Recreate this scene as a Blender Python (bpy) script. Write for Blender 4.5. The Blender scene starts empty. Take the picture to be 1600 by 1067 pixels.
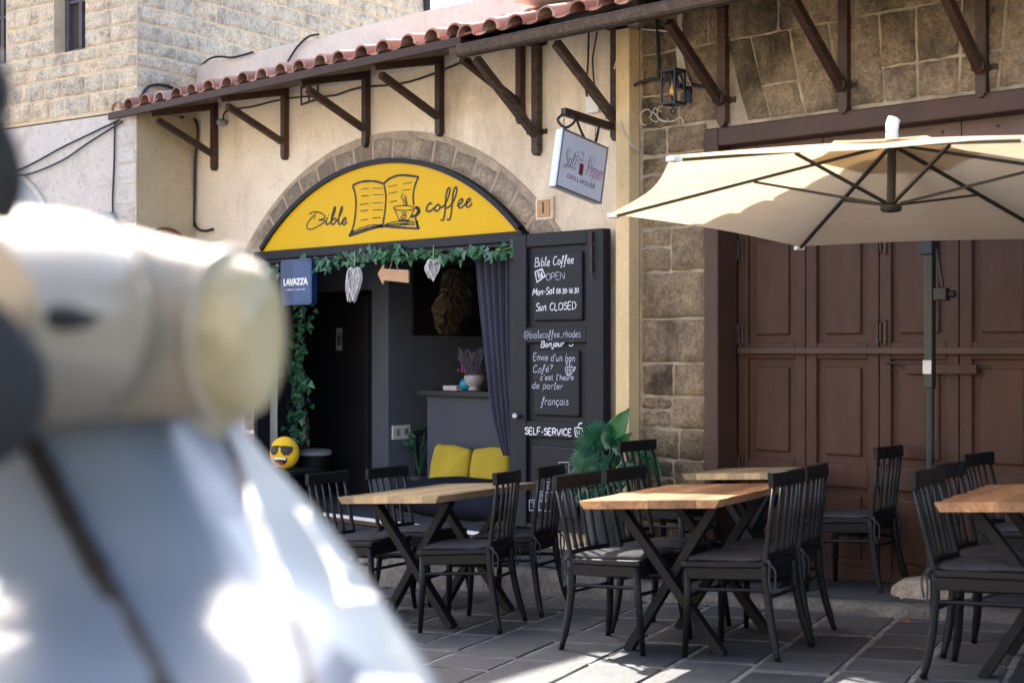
import bpy, bmesh, math, random
from mathutils import Vector as V, Matrix as Mx
R = math.radians
random.seed(7)
S = bpy.context.scene
COL = S.collection

# ------------------------------------------------------------------ camera, light
F = 2222.0; HC = 1.55; HY = 548.0
FW = (-math.cos(R(46.4)), math.sin(R(46.4))); RT = (FW[1], -FW[0])   # world: X along the facade, Y into it
cam = bpy.data.cameras.new('camera'); co = bpy.data.objects.new('camera', cam); COL.objects.link(co)
co.location = (0, 0, HC); co.rotation_euler = (R(90), 0, R(90 - 46.4))
cam.lens = 50; cam.sensor_width = 36; cam.clip_start = .05; cam.clip_end = 400
cam.shift_y = (HY - 533.5) / 1600
cam.dof.use_dof = True; cam.dof.focus_distance = 9.4; cam.dof.aperture_fstop = 3.0
S.camera = co

SUN = V((-1.05, .42, 1.0)).normalized()
w = bpy.data.worlds.new('World'); S.world = w; w.use_nodes = True
nt = w.node_tree; bg = nt.nodes['Background']
sky = nt.nodes.new('ShaderNodeTexSky'); sky.sky_type = 'NISHITA'; sky.sun_disc = False
sky.sun_elevation = math.asin(SUN.z); sky.sun_rotation = math.atan2(SUN.x, SUN.y); sky.dust_density = 3.0; sky.air_density = .8; sky.ozone_density = .6
nt.links.new(sky.outputs[0], bg.inputs[0]); bg.inputs[1].default_value = .15
sl = bpy.data.lights.new('sun', 'SUN'); so = bpy.data.objects.new('sun', sl); COL.objects.link(so)
sl.energy = 4.5; sl.angle = R(.53); sl.color = (1, .94, .84)
so.rotation_euler = (-SUN).to_track_quat('-Z', 'Y').to_euler(); so.location = (-8, 6, 12)
S.view_settings.view_transform = 'Standard'; S.view_settings.look = 'None'
S.view_settings.gamma = 1; S.view_settings.exposure = 2.3
S.cycles.max_bounces = 8; S.cycles.diffuse_bounces = 5
try: S.cycles.use_denoising = True
except Exception: pass

# ------------------------------------------------------------------ measuring helpers (photo pixel -> point on a real plane)
def ray(px, py):
    t = (px - 800) / F
    return V((FW[0] + RT[0] * t, FW[1] + RT[1] * t, -(py - HY) / F))
C0 = V((0, 0, HC))
def onw(px, py, y): d = ray(px, py); return C0 + d * (y / d.y)
def onu(px, py, x): d = ray(px, py); return C0 + d * (x / d.x)
def onz(px, py, z): return C0 + ray(px, py) * z
def sth(x): return .115 + .06 * (x + 4.39)          # height of the sloping street

# ------------------------------------------------------------------ mesh helpers
class MB:
    def __init__(s): s.v = []; s.f = []; s.t = []; s.tone = None
    def add(s, vs, fs, tone=None):
        n = len(s.v); s.v += [tuple(p) for p in vs]
        s.f += [tuple(i + n for i in f) for f in fs]
        s.t += [random.random() if tone is None else tone] * len(fs)
        return s
    def box(s, c, d, rot=None, tone=None):
        x, y, z = d[0] / 2, d[1] / 2, d[2] / 2
        vs = [V(p) for p in ((-x,-y,-z),(x,-y,-z),(x,y,-z),(-x,y,-z),(-x,-y,z),(x,-y,z),(x,y,z),(-x,y,z))]
        if rot is not None: vs = [rot @ p for p in vs]
        return s.add([p + V(c) for p in vs], [(0,3,2,1),(4,5,6,7),(0,1,5,4),(1,2,6,5),(2,3,7,6),(3,0,4,7)], tone)
    def bar(s, a, b, wd, ht, up=(0,0,1), tone=None):
        a, b = V(a), V(b); d = (b - a).normalized(); u = V(up)
        sd = d.cross(u).normalized(); u2 = sd.cross(d)
        M = Mx((sd, d, u2)).transposed()
        return s.box((a + b) / 2, (wd, (b - a).length, ht), M, tone)
    def tube(s, pts, r, n=8, cap=True, tone=None):
        pts = [V(p) for p in pts]; m = len(pts)
        rs = r if isinstance(r, (list, tuple)) else [r] * m
        vs = []; up = None
        for i, p in enumerate(pts):
            d = (pts[min(i + 1, m - 1)] - pts[max(i - 1, 0)])
            d = d.normalized() if d.length > 1e-9 else V((0,0,1))
            if up is None: up = V((0,0,1)) if abs(d.z) < .9 else V((1,0,0))
            sd = d.cross(up).normalized(); up = sd.cross(d).normalized()
            for k in range(n):
                a = 2 * math.pi * k / n
                vs.append(p + (sd * math.cos(a) + up * math.sin(a)) * rs[i])
        fs = [(i*n+k, i*n+(k+1)%n, (i+1)*n+(k+1)%n, (i+1)*n+k) for i in range(m-1) for k in range(n)]
        if cap: fs += [tuple(range(n-1,-1,-1)), tuple((m-1)*n+k for k in range(n))]
        return s.add(vs, fs, tone)
    def lathe(s, c, prof, n=24, axis=None, tone=None, cap=True):
        vs = []
        for r_, z in prof:
            for k in range(n):
                a = 2 * math.pi * k / n; p = V((r_ * math.cos(a), r_ * math.sin(a), z))
                if axis is not None: p = axis @ p
                vs.append(p + V(c))
        m = len(prof)
        fs = [(i*n+k, i*n+(k+1)%n, (i+1)*n+(k+1)%n, (i+1)*n+k) for i in range(m-1) for k in range(n)]
        if cap: fs += [tuple(range(n-1,-1,-1)), tuple((m-1)*n+k for k in range(n))]
        return s.add(vs, fs, tone)
    def prism(s, poly, y0, y1, tone=None, f=None):
        """outline (x, z) extruded from y0 (front) to y1"""
        n = len(poly); g = f or (lambda x, y, z: (x, y, z))
        vs = [g(x, y0, z) for x, z in poly] + [g(x, y1, z) for x, z in poly]
        fs = [tuple(range(n)), tuple(range(2*n-1, n-1, -1))] + [(i, i+n, (i+1)%n+n, (i+1)%n) for i in range(n)]
        return s.add(vs, fs, tone)
    def blob(s, c, r, n=16, m=10, rot=None, tone=None):
        vs = []
        for j in range(1, m):
            b = math.pi * j / m
            for k in range(n):
                a = 2 * math.pi * k / n
                vs.append(V((r[0]*math.sin(b)*math.cos(a), r[1]*math.sin(b)*math.sin(a), r[2]*math.cos(b))))
        vs += [V((0,0,r[2])), V((0,0,-r[2]))]
        if rot is not None: vs = [rot @ p for p in vs]
        fs = [(j*n+k, (j+1)*n+k, (j+1)*n+(k+1)%n, j*n+(k+1)%n) for j in range(m-2) for k in range(n)]
        T = (m-1)*n
        fs += [(T, k, (k+1)%n) for k in range(n)] + [(T+1, (m-2)*n+(k+1)%n, (m-2)*n+k) for k in range(n)]
        return s.add([p + V(c) for p in vs], fs, tone)
    def grid(s, P, tone=None, close=False):
        a, b = len(P), len(P[0]); vs = [p for r_ in P for p in r_]
        fs = [(i*b+j, i*b+(j+1)%b, (i+1)*b+(j+1)%b, (i+1)*b+j) for i in range(a-1) for j in range(b if close else b-1)]
        return s.add(vs, fs, tone)
    def build(s, name, mat, parent=None, smooth=False, bevel=0, solid=0, sub=0):
        me = bpy.data.meshes.new(name); me.from_pydata([tuple(p) for p in s.v], [], s.f); me.update()
        bm = bmesh.new(); bm.from_mesh(me); bmesh.ops.recalc_face_normals(bm, faces=bm.faces); bm.to_mesh(me); bm.free()
        at = me.attributes.new('tone', 'FLOAT', 'FACE'); at.data.foreach_set('value', s.t)
        if smooth: me.polygons.foreach_set('use_smooth', [True] * len(me.polygons))
        me.materials.append(mat)
        o = bpy.data.objects.new(name, me); COL.objects.link(o)
        if smooth == 'auto':
            m_ = o.modifiers.new('edges', 'EDGE_SPLIT'); m_.split_angle = R(38)
        if solid: m_ = o.modifiers.new('solid', 'SOLIDIFY'); m_.thickness = solid; m_.offset = 0
        if bevel:
            m_ = o.modifiers.new('bevel', 'BEVEL'); m_.width = bevel; m_.segments = 2; m_.limit_method = 'ANGLE'; m_.angle_limit = R(35)
        if sub: m_ = o.modifiers.new('sub', 'SUBSURF'); m_.levels = sub; m_.render_levels = sub
        if parent is not None: o.parent = parent; o.location = -OFF.get(parent.name, V((0,0,0)))
        return o
OFF = {}
def thing(name, label, cat, loc=(0,0,0), group=None):
    o = bpy.data.objects.new(name, None); COL.objects.link(o); o.location = loc; o.empty_display_size = .1
    OFF[o.name] = V(loc); o['label'] = label; o['category'] = cat
    if group: o['group'] = group
    return o
def tag(o, label, cat, group=None):
    o['label'] = label; o['category'] = cat
    if group: o['group'] = group
    return o
def struct(o, kind='structure'): o['kind'] = kind; return o
def dup(root, mat=None, label=None):
    r = root.copy(); COL.objects.link(r)
    if mat is not None: r.matrix_world = mat
    if label: r['label'] = label
    for ch in root.children:
        c = ch.copy(); COL.objects.link(c); c.parent = r
        for g in ch.children:
            d = g.copy(); COL.objects.link(d); d.parent = c
    return r
def smooth_line(pts, k=6):
    pts = [V(p) for p in pts]; n = len(pts)
    if n < 3: return pts
    out = []
    for i in range(n - 1):
        p0, p1, p2, p3 = pts[max(i-1,0)], pts[i], pts[i+1], pts[min(i+2,n-1)]
        for j in range(k):
            t = j / k
            out.append(.5*((2*p1)+(p2-p0)*t+(2*p0-5*p1+4*p2-p3)*t*t+(3*p1-p0-3*p2+p3)*t*t*t))
    return out + [pts[-1]]

# ------------------------------------------------------------------ materials
def nodes(name):
    m = bpy.data.materials.new(name); m.use_nodes = True; t = m.node_tree
    return m, t, t.nodes['Principled BSDF']
def N(t, k, **kw):
    n = t.nodes.new(k)
    for a, b in kw.items(): setattr(n, a, b)
    return n
def noise(t, co_, scale, detail=6, rough=.6, dist=0):
    n = N(t, 'ShaderNodeTexNoise'); n.inputs['Scale'].default_value = scale; n.inputs['Detail'].default_value = detail
    n.inputs['Roughness'].default_value = rough; n.inputs['Distortion'].default_value = dist
    t.links.new(co_, n.inputs['Vector']); return n.outputs['Fac']
def ramp(t, fac, stops):
    n = N(t, 'ShaderNodeValToRGB'); e = n.color_ramp.elements
    while len(e) < len(stops): e.new(.5)
    for i, (p, c) in enumerate(stops):
        e[i].position = p; e[i].color = (*c, 1) if len(c) == 3 else c
    t.links.new(fac, n.inputs[0]); return n.outputs[0]
def mix(t, fac, a, b, mode='MIX'):
    n = N(t, 'ShaderNodeMix', data_type='RGBA', blend_type=mode)
    for sck, val in ((n.inputs['Factor'], fac), (n.inputs['A'], a), (n.inputs['B'], b)):
        if hasattr(val, 'is_linked') or isinstance(val, bpy.types.NodeSocket): t.links.new(val, sck)
        elif isinstance(val, (int, float)): sck.default_value = val
        else: sck.default_value = (*val, 1)
    return n.outputs['Result']
def bump(t, b, h, strength, dist=.01):
    n = N(t, 'ShaderNodeBump'); n.inputs['Strength'].default_value = strength; n.inputs['Distance'].default_value = dist
    t.links.new(h, n.inputs['Height']); t.links.new(n.outputs[0], b.inputs['Normal'])
def objco(t, scale=None):
    c = N(t, 'ShaderNodeTexCoord').outputs['Object']
    if scale:
        mp = N(t, 'ShaderNodeMapping'); mp.inputs['Scale'].default_value = scale; t.links.new(c, mp.inputs[0]); c = mp.outputs[0]
    return c
def M(name, c, rough=.6, var=.25, scale=6, bmp=.1, metal=0, coat=0, stretch=None, spec=.5, fine=80):
    m, t, b = nodes(name); co_ = objco(t, stretch)
    f = noise(t, co_, scale, 8, .65)
    k = lambda s: tuple(min(1, x * s) for x in c)
    col = ramp(t, f, [(.3, k(1 - var)), (.7, k(1 + var))])
    t.links.new(col, b.inputs['Base Color']); b.inputs['Roughness'].default_value = rough
    b.inputs['Metallic'].default_value = metal; b.inputs['Specular IOR Level'].default_value = spec
    b.inputs['Coat Weight'].default_value = coat; b.inputs['Coat Roughness'].default_value = .05
    if bmp: bump(t, b, noise(t, co_, fine, 4), bmp, .004)
    return m
def stone_mat(name, c1, c2, c3, pit=.5, stain=None, scale=1.0):
    m, t, b = nodes(name); co_ = objco(t)
    at = N(t, 'ShaderNodeAttribute', attribute_name='tone').outputs['Fac']
    base = ramp(t, at, [(0, c1), (.35, c2), (.65, c1), (1, c3)])
    f = noise(t, co_, 7 * scale, 10, .7)
    col = mix(t, .75, base, ramp(t, f, [(.32, (.42,.39,.37)), (.5, (1,1,1)), (.68, (1.38,1.34,1.25))]), 'MULTIPLY')
    f2 = noise(t, co_, 45 * scale, 6, .75)
    col = mix(t, .7, col, ramp(t, f2, [(.36, (.42,.40,.37)), (.56, (1.1,1.1,1.1))]), 'MULTIPLY')
    if stain:
        st = noise(t, co_, 1.7, 9, .72, .5)
        col = mix(t, ramp(t, st, [(.46, (0,0,0)), (.62, (.85,.85,.85))]), col, stain)
    t.links.new(col, b.inputs['Base Color']); b.inputs['Roughness'].default_value = .92; b.inputs['Specular IOR Level'].default_value = .2
    vo = N(t, 'ShaderNodeTexVoronoi'); vo.inputs['Scale'].default_value = 60 * scale; t.links.new(co_, vo.inputs['Vector'])
    a = N(t, 'ShaderNodeMath', operation='ADD'); t.links.new(f, a.inputs[0])
    mm = N(t, 'ShaderNodeMath', operation='MULTIPLY'); t.links.new(f2, mm.inputs[0]); mm.inputs[1].default_value = .8
    t.links.new(mm.outputs[0], a.inputs[1])
    bump(t, b, a.outputs[0], pit, .05)
    return m
def plaster_mat(name, c, stainc, amt=.35, bmp=.25, stretch=(1,1,.35), peck=False):
    m, t, b = nodes(name); co_ = objco(t); cs = objco(t, stretch)
    f = noise(t, cs, 2.2, 9, .66, .3); k = lambda s: tuple(min(1, x*s) for x in c)
    col = ramp(t, noise(t, co_, 1.1, 5), [(.3, k(.86)), (.7, k(1.1))])
    col = mix(t, ramp(t, f, [(.5, (0,0,0)), (.72, (amt,)*3)]), col, stainc)
    col = mix(t, .35, col, ramp(t, noise(t, co_, 24, 8, .7), [(.3, (.72,.7,.66)), (.6, (1.05,1.05,1.05))]), 'MULTIPLY')
    cn = N(t, 'ShaderNodeVectorMath', operation='ADD'); t.links.new(co_, cn.inputs[0])
    nn_ = N(t, 'ShaderNodeTexNoise'); nn_.inputs['Scale'].default_value = 2.5; nn_.inputs['Detail'].default_value = 6; t.links.new(co_, nn_.inputs['Vector']); t.links.new(nn_.outputs['Color'], cn.inputs[1])
    ve = N(t, 'ShaderNodeTexVoronoi', feature='DISTANCE_TO_EDGE'); ve.inputs['Scale'].default_value = .8; t.links.new(cn.outputs[0], ve.inputs['Vector'])
    crack = ramp(t, ve.outputs['Distance'], [(.0, (.30,.30,.30)), (.004, (0,0,0))])
    col = mix(t, crack, col, tuple(.6*x for x in stainc))
    pt_ = noise(t, co_, .9, 3, .5, .8)
    col = mix(t, ramp(t, pt_, [(.60, (0,0,0)), (.63, (.14,.14,.14))]), col, tuple(min(1, x*1.05 + .03) for x in c))
    if peck:
        vo = N(t, 'ShaderNodeTexVoronoi'); vo.inputs['Scale'].default_value = 11; t.links.new(co_, vo.inputs['Vector'])
        col = mix(t, ramp(t, vo.outputs['Distance'], [(.12, (.55,.55,.55)), (.22, (0,0,0))]), col, stainc)
    t.links.new(col, b.inputs['Base Color']); b.inputs['Roughness'].default_value = .9; b.inputs['Specular IOR Level'].default_value = .2
    a = N(t, 'ShaderNodeMath', operation='ADD'); t.links.new(noise(t, co_, 5, 8, .6), a.inputs[0]); t.links.new(noise(t, co_, 70, 5), a.inputs[1])
    bump(t, b, a.outputs[0], bmp, .02)
    return m
def wood_mat(name, c1, c2, c3, axis=0, rough=.5, scale=1.0, tone=True, coat=0):
    m, t, b = nodes(name); st = [9*scale]*3; st[axis] = 1.0*scale
    co_ = objco(t, tuple(st)); at = N(t, 'ShaderNodeAttribute', attribute_name='tone').outputs['Fac']
    if tone:
        ad = N(t, 'ShaderNodeVectorMath', operation='ADD'); t.links.new(co_, ad.inputs[0])
        sc = N(t, 'ShaderNodeMath', operation='MULTIPLY'); t.links.new(at, sc.inputs[0]); sc.inputs[1].default_value = 37
        t.links.new(sc.outputs[0], ad.inputs[1]); co_ = ad.outputs[0]
    f = noise(t, co_, 2.4, 8, .6, 1.2)
    col = ramp(t, f, [(.28, c1), (.5, c2), (.72, c3)])
    if tone: col = mix(t, .8, col, ramp(t, at, [(0, (.42,.37,.33)), (.5, (1,1,1)), (1, (1.5,1.42,1.25))]), 'MULTIPLY')
    col = mix(t, .5, col, ramp(t, noise(t, co_, 9, 5, .6, .6), [(.35, (.6,.55,.5)), (.55, (1,1,1))]), 'MULTIPLY')
    t.links.new(col, b.inputs['Base Color']); b.inputs['Roughness'].default_value = rough; b.inputs['Coat Weight'].default_value = coat
    bump(t, b, noise(t, co_, 9, 5, .6, .6), .12, .004)
    return m

m_ashlar = stone_mat('pale_ashlar', (.70,.60,.46), (.60,.535,.43), (.74,.59,.43), .6)
m_ashmort = M('pale_mortar', (.64,.51,.35), .95, .18, 5, .5, spec=.1)
m_oldstone = stone_mat('weathered_sandstone', (.46,.345,.22), (.50,.39,.265), (.37,.29,.195), 1.0, (.06,.048,.035))
m_oldmort = M('grey_lime_mortar', (.33,.275,.20), .95, .4, 9, .8, spec=.1)
m_arch = stone_mat('arch_stone', (.55,.45,.345), (.47,.39,.305), (.62,.50,.385), .8, (.26,.205,.16))
m_archmort = M('arch_mortar', (.40,.32,.24), .95, .3, 9, .5, spec=.1)
m_plaster = plaster_mat('cream_plaster', (.84,.725,.57), (.47,.38,.27), .8)
m_rough = plaster_mat('rough_plaster', (.88,.73,.50), (.58,.45,.29), .7, 1.6)
m_white = plaster_mat('flaking_whitewash', (.66,.61,.56), (.42,.36,.30), .8, .7, (1,1,1), True)
m_parapet = plaster_mat('pale_parapet', (.72,.64,.57), (.46,.40,.36), .5, .2, (1,1,.2))
m_brownwood = wood_mat('varnished_brown_wood', (.034,.015,.009), (.058,.026,.015), (.085,.040,.023), 1, .55, 1)
m_oldwood = wood_mat('weathered_dark_wood', (.030,.020,.014), (.055,.035,.024), (.11,.08,.058), 1, .75, 1)
m_board = wood_mat('sheathing_boards', (.05,.022,.012), (.08,.036,.020), (.11,.052,.028), 0, .6, 1)
def tile_mat():
    m, t, b = nodes('terracotta'); co_ = objco(t); at = N(t, 'ShaderNodeAttribute', attribute_name='tone').outputs['Fac']
    col = ramp(t, at, [(0, (.25,.11,.075)), (.5, (.37,.18,.13)), (.85, (.45,.26,.20)), (1, (.43,.32,.27))])
    col = mix(t, .7, col, ramp(t, noise(t, co_, 9, 8, .7), [(.3, (.62,.58,.56)), (.65, (1.12,1.1,1.1))]), 'MULTIPLY')
    t.links.new(col, b.inputs['Base Color']); b.inputs['Roughness'].default_value = .85
    bump(t, b, noise(t, co_, 60, 5), .25, .006); return m
m_tile = tile_mat()
m_navy = M('navy_paint', (.008,.009,.016), .55, .25, 5, .12, stretch=(8,8,1), spec=.28)
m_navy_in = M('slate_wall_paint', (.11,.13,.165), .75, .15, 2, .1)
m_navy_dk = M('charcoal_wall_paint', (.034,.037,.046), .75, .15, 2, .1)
m_blackdoor = M('black_door_paint', (.008,.008,.010), .5, .3, 4, .05)
m_ceil = M('ceiling_paint', (.20,.19,.18), .9, .1, 2, .05)
m_yellow = M('sign_yellow', (.72,.43,.002), .5, .05, 1.2, 0, spec=.2)
m_ink = M('sign_ink', (.012,.010,.016), .6, .1, 5, 0)
m_chalk = M('chalk_marker', (.72,.72,.86), .9, .3, 60, 0)
m_chalk2 = M('faint_chalk', (.42,.44,.55), .9, .45, 60, 0)
m_blackpl = M('black_chair_paint', (.0045,.005,.0065), .5, .3, 7, .08, spec=.28)
m_steel = M('black_powder_steel', (.0045,.0045,.006), .6, .3, 8, .15, spec=.3)
m_cush = M('charcoal_fabric', (.045,.044,.050), .95, .3, 9, .5, spec=.1, fine=350)
m_yfab = M('mustard_fabric', (.47,.355,.045), .95, .14, 4, .35, spec=.1, fine=280)
m_navyfab = M('navy_fabric', (.012,.014,.026), .9, .35, 5, .4, spec=.1, fine=250)
m_curt = M('slate_curtain', (.062,.066,.098), .9, .2, 3, .3, stretch=(6,6,1), spec=.1, fine=200)
m_garage = M('brown_door_paint', (.060,.027,.017), .6, .22, 2.5, .3, stretch=(4,4,1), fine=45, spec=.3)
def chipped(m, c, lo=.66):
    t = m.node_tree; b = t.nodes['Principled BSDF']; old = b.inputs['Base Color'].links[0].from_socket
    col = mix(t, ramp(t, noise(t, objco(t, (2.2,2.2,1)), 9, 10, .75), [(lo, (0,0,0)), (lo + .03, (.6,.6,.6))]), old, c)
    t.links.new(col, b.inputs['Base Color'])
chipped(m_garage, (.15,.10,.075))
m_garfr = M('brown_frame_paint', (.056,.024,.0135), .6, .22, 2.5, .2, stretch=(2,2,1))
m_lintel = M('faded_brown_board', (.155,.10,.085), .7, .2, 2.5, .2)
m_iron = M('rusty_iron', (.055,.035,.028), .6, .5, 20, .3, metal=.4)
m_post = plaster_mat('ochre_paint', (.74,.57,.32), (.45,.30,.14), .3, .1, (1,1,.2))
m_lamp = M('blue_black_iron', (.02,.024,.032), .5, .3, 20, .2, metal=.3)
m_cable = M('black_cable', (.012,.012,.014), .5, .2, 10, 0)
m_wire = M('white_wire', (.55,.50,.42), .6, .2, 10, 0)
m_whitepl = M('white_plastic', (.75,.75,.75), .4, .06, 3, 0)
m_greypl = M('grey_plastic', (.32,.34,.36), .45, .1, 3, .05)
m_signface = M('sign_face', (.62,.64,.72), .35, .04, 2, 0)
m_signside = M('sign_side', (.66,.70,.80), .4, .05, 2, 0)
m_alu = M('brushed_metal', (.35,.35,.36), .35, .15, 20, .05, metal=.8)
m_magenta = M('magenta_ink', (.36,.03,.20), .5, .1, 5, 0)
m_maroon = M('maroon_ink', (.18,.012,.03), .5, .1, 5, 0)
m_green = M('ivy_leaf', (.03,.15,.06), .5, .65, 14, .1)
m_greenl = M('pale_ivy_leaf', (.10,.20,.14), .5, .6, 14, .1)
m_leaf = M('glossy_leaf', (.012,.12,.025), .45, .5, 6, .1)
m_palm = M('palm_leaf', (.016,.095,.045), .42, .5, 8, .1)
m_stem = M('plant_stem', (.10,.13,.04), .6, .3, 12, .1)
m_wicker = M('whitewashed_wicker', (.60,.58,.57), .8, .35, 40, .2)
m_card = M('plain_pale_wood', (.50,.29,.15), .75, .14, 6, .15, stretch=(1,6,6))
m_bluesign = M('deep_blue_panel', (.006,.03,.115), .4, .15, 1.5, 0)
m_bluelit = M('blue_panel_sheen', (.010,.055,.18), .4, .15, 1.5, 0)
m_canvas = M('dark_canvas', (.010,.009,.009), .6, .3, 4, .1)
m_lion = [M('mane_tone', c, .7, .4, 25, 0) for c in ((.20,.15,.10), (.36,.27,.18), (.55,.42,.30), (.11,.083,.058), (.72,.58,.43))]
m_pot = M('ribbed_grey_pot', (.060,.072,.085), .55, .2, 6, .1)
m_cerpot = M('white_ceramic', (.42,.40,.44), .4, .06, 3, 0)
m_lav = M('lavender_foliage', (.12,.11,.17), .8, .5, 20, .1)
m_pinkfl = M('pink_flower', (.40,.08,.28), .7, .3, 20, 0)
m_ball = M('turquoise_ball', (.01,.30,.50), .35, .2, 6, 0)
m_paper = M('paper', (.62,.60,.60), .85, .15, 30, 0)
m_emoji = M('plush_yellow', (.80,.50,.015), .9, .1, 6, .25, fine=250)
m_blk = M('plush_black', (.010,.010,.010), .5, .2, 10, 0)
m_teeth = M('plush_white', (.80,.80,.80), .8, .05, 10, 0)
m_tongue = M('plush_red', (.40,.03,.02), .8, .1, 10, 0)
m_terra = M('terracotta_board', (.20,.06,.03), .7, .2, 6, .1)
m_glassd = M('dark_window_glass', (.05,.045,.045), .15, .2, 3, 0)
m_winfr = M('grey_blue_window_frame', (.09,.08,.10), .6, .35, 8, .2)
m_pole = M('dark_metal_pole', (.016,.021,.023), .4, .2, 5, .05, metal=.2)
m_rib = M('umbrella_rib', (.022,.020,.018), .45, .2, 5, 0, metal=.2)
m_cream = M('scooter_cream_paint', (.35,.285,.20), .25, .03, 2, 0, coat=.3)
m_silver = M('scooter_silver_blue_paint', (.17,.205,.245), .3, .05, 2, 0, coat=.25)
m_tyre = M('black_rubber', (.015,.015,.015), .7, .3, 10, .2)
m_lens = M('headlamp_lens', (.40,.33,.18), .15, .05, 3, 0, coat=.3)
m_groove = M('dark_trim', (.012,.010,.012), .5, .2, 10, 0)
m_pebble = stone_mat('pebble_concrete', (.66,.55,.41), (.66,.55,.41), (.66,.55,.41), .9, None, 1.4)
m_cloth, t, b = nodes('umbrella_cloth')
tr = N(t, 'ShaderNodeBsdfTranslucent'); df = N(t, 'ShaderNodeBsdfDiffuse'); mx_ = N(t, 'ShaderNodeMixShader'); mx_.inputs[0].default_value = .36
cc = ramp(t, noise(t, objco(t), 3, 5), [(.3, (.56,.45,.31)), (.7, (.64,.52,.37))])
c3_ = ramp(t, noise(t, objco(t), 3, 5), [(.3, (.56,.445,.29)), (.7, (.64,.51,.34))])
t.links.new(c3_, tr.inputs[0]); t.links.new(cc, df.inputs[0]); t.links.new(df.outputs[0], mx_.inputs[1]); t.links.new(tr.outputs[0], mx_.inputs[2])
t.links.new(mx_.outputs[0], t.nodes['Material Output'].inputs[0])
def paving_mat():
    m, t, b = nodes('basalt_slabs'); co_ = objco(t); at = N(t, 'ShaderNodeAttribute', attribute_name='tone').outputs['Fac']
    col = ramp(t, at, [(0, (.020,.024,.030)), (.5, (.033,.037,.043)), (1, (.052,.055,.058))])
    f = noise(t, co_, 5, 10, .7)
    col = mix(t, .8, col, ramp(t, f, [(.3, (.6,.6,.62)), (.7, (1.35,1.33,1.3))]), 'MULTIPLY')
    col = mix(t, ramp(t, noise(t, co_, 30, 8, .75), [(.6, (0,0,0)), (.75, (.35,.35,.35))]), col, (.15,.15,.145))
    t.links.new(col, b.inputs['Base Color']); b.inputs['Roughness'].default_value = .62
    bump(t, b, noise(t, co_, 16, 10, .75), .6, .014); return m
m_slab = paving_mat()
m_slabmort = M('pale_joint', (.17,.16,.15), .95, .6, 12, .4, spec=.1)
m_kerb = stone_mat('speckled_kerb_concrete', (.27,.25,.22), (.24,.225,.20), (.30,.275,.24), .9, (.12,.11,.10))
m_ttop = wood_mat('live_edge_oak', (.25,.105,.04), (.38,.185,.08), (.50,.295,.145), 1, .42, 1.2, True, .25)
m_ttop2 = wood_mat('pale_live_edge_oak', (.34,.235,.125), (.44,.31,.17), (.52,.39,.23), 1, .42, 1.2, True, .25)

# ------------------------------------------------------------------ stone walling
def stones(mb, f, x0, x1, z0, z1, rows, wid, holes=(), proud=.014, gap=.007, start=0.0):
    """courses of uneven blocks; f(x, depth, z) -> point"""
    z = z0
    while z < z1 - .04:
        h = random.uniform(*rows); h = min(h, z1 - z)
        if z1 - z - h < .1: h = z1 - z
        segs = [(x0, x1)]
        for (a, b_, c, d) in holes:
            if z + h > c + .02 and z < d - .02:
                ns = []
                for s0, s1 in segs:
                    if b_ <= s0 or a >= s1: ns.append((s0, s1)); continue
                    if a - s0 > .03: ns.append((s0, a))
                    if s1 - b_ > .03: ns.append((b_, s1))
                segs = ns
        for s0, s1 in segs:
            x = s0
            while x < s1 - .02:
                wd = random.uniform(*wid); 
                if s1 - x - wd < .12: wd = s1 - x
                block(mb, f, [(x, z), (x + wd, z), (x + wd, z + h), (x, z + h)], proud * random.uniform(.5, 1.5), gap)
                x += wd
        z += h
def block(mb, f, quad, proud, gap, n=5, tone=None, rough=1.0):
    """one rough stone: a bulged, uneven face with a ragged outline"""
    (ax, az), (bx, bz), (cx, cz), (dx, dz) = quad
    P = []
    sx = max(.05, math.hypot(bx-ax, bz-az)); sz = max(.05, math.hypot(dx-ax, dz-az))
    gx, gz = min(.3, gap / sx), min(.3, gap / sz)
    us = [0, gx, 2.6*gx, .3, .5, .7, 1-2.6*gx, 1-gx, 1]; vs_ = [0, gz, 2.6*gz, .32, .5, .68, 1-2.6*gz, 1-gz, 1]
    for j, v in enumerate(vs_):
        row = []
        for i, u in enumerate(us):
            e = min(i, 8-i, j, 8-j)
            dpt = (-.004, -.002, proud, proud)[min(e, 3)] + rough*(random.uniform(-.007, .006) if e >= 3 else random.uniform(-.003,.003) if e == 2 else 0)
            jx = random.uniform(-1, 1) * gap * rough * (1.0 if 0 < e < 3 else 0); jz = random.uniform(-1, 1) * gap * rough * (1.0 if 0 < e < 3 else 0)
            uu, vv = u, v
            X = ax*(1-uu)*(1-vv)+bx*uu*(1-vv)+cx*uu*vv+dx*(1-uu)*vv + jx
            Z = az*(1-uu)*(1-vv)+bz*uu*(1-vv)+cz*uu*vv+dz*(1-uu)*vv + jz
            row.append(f(X, -dpt, Z))
        P.append(row)
    # only the raised part is stone: drop the outermost ring so the mortar behind shows
    P = [r_[1:-1] for r_ in P[1:-1]]
    mb.grid(P, random.random() if tone is None else tone)

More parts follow.
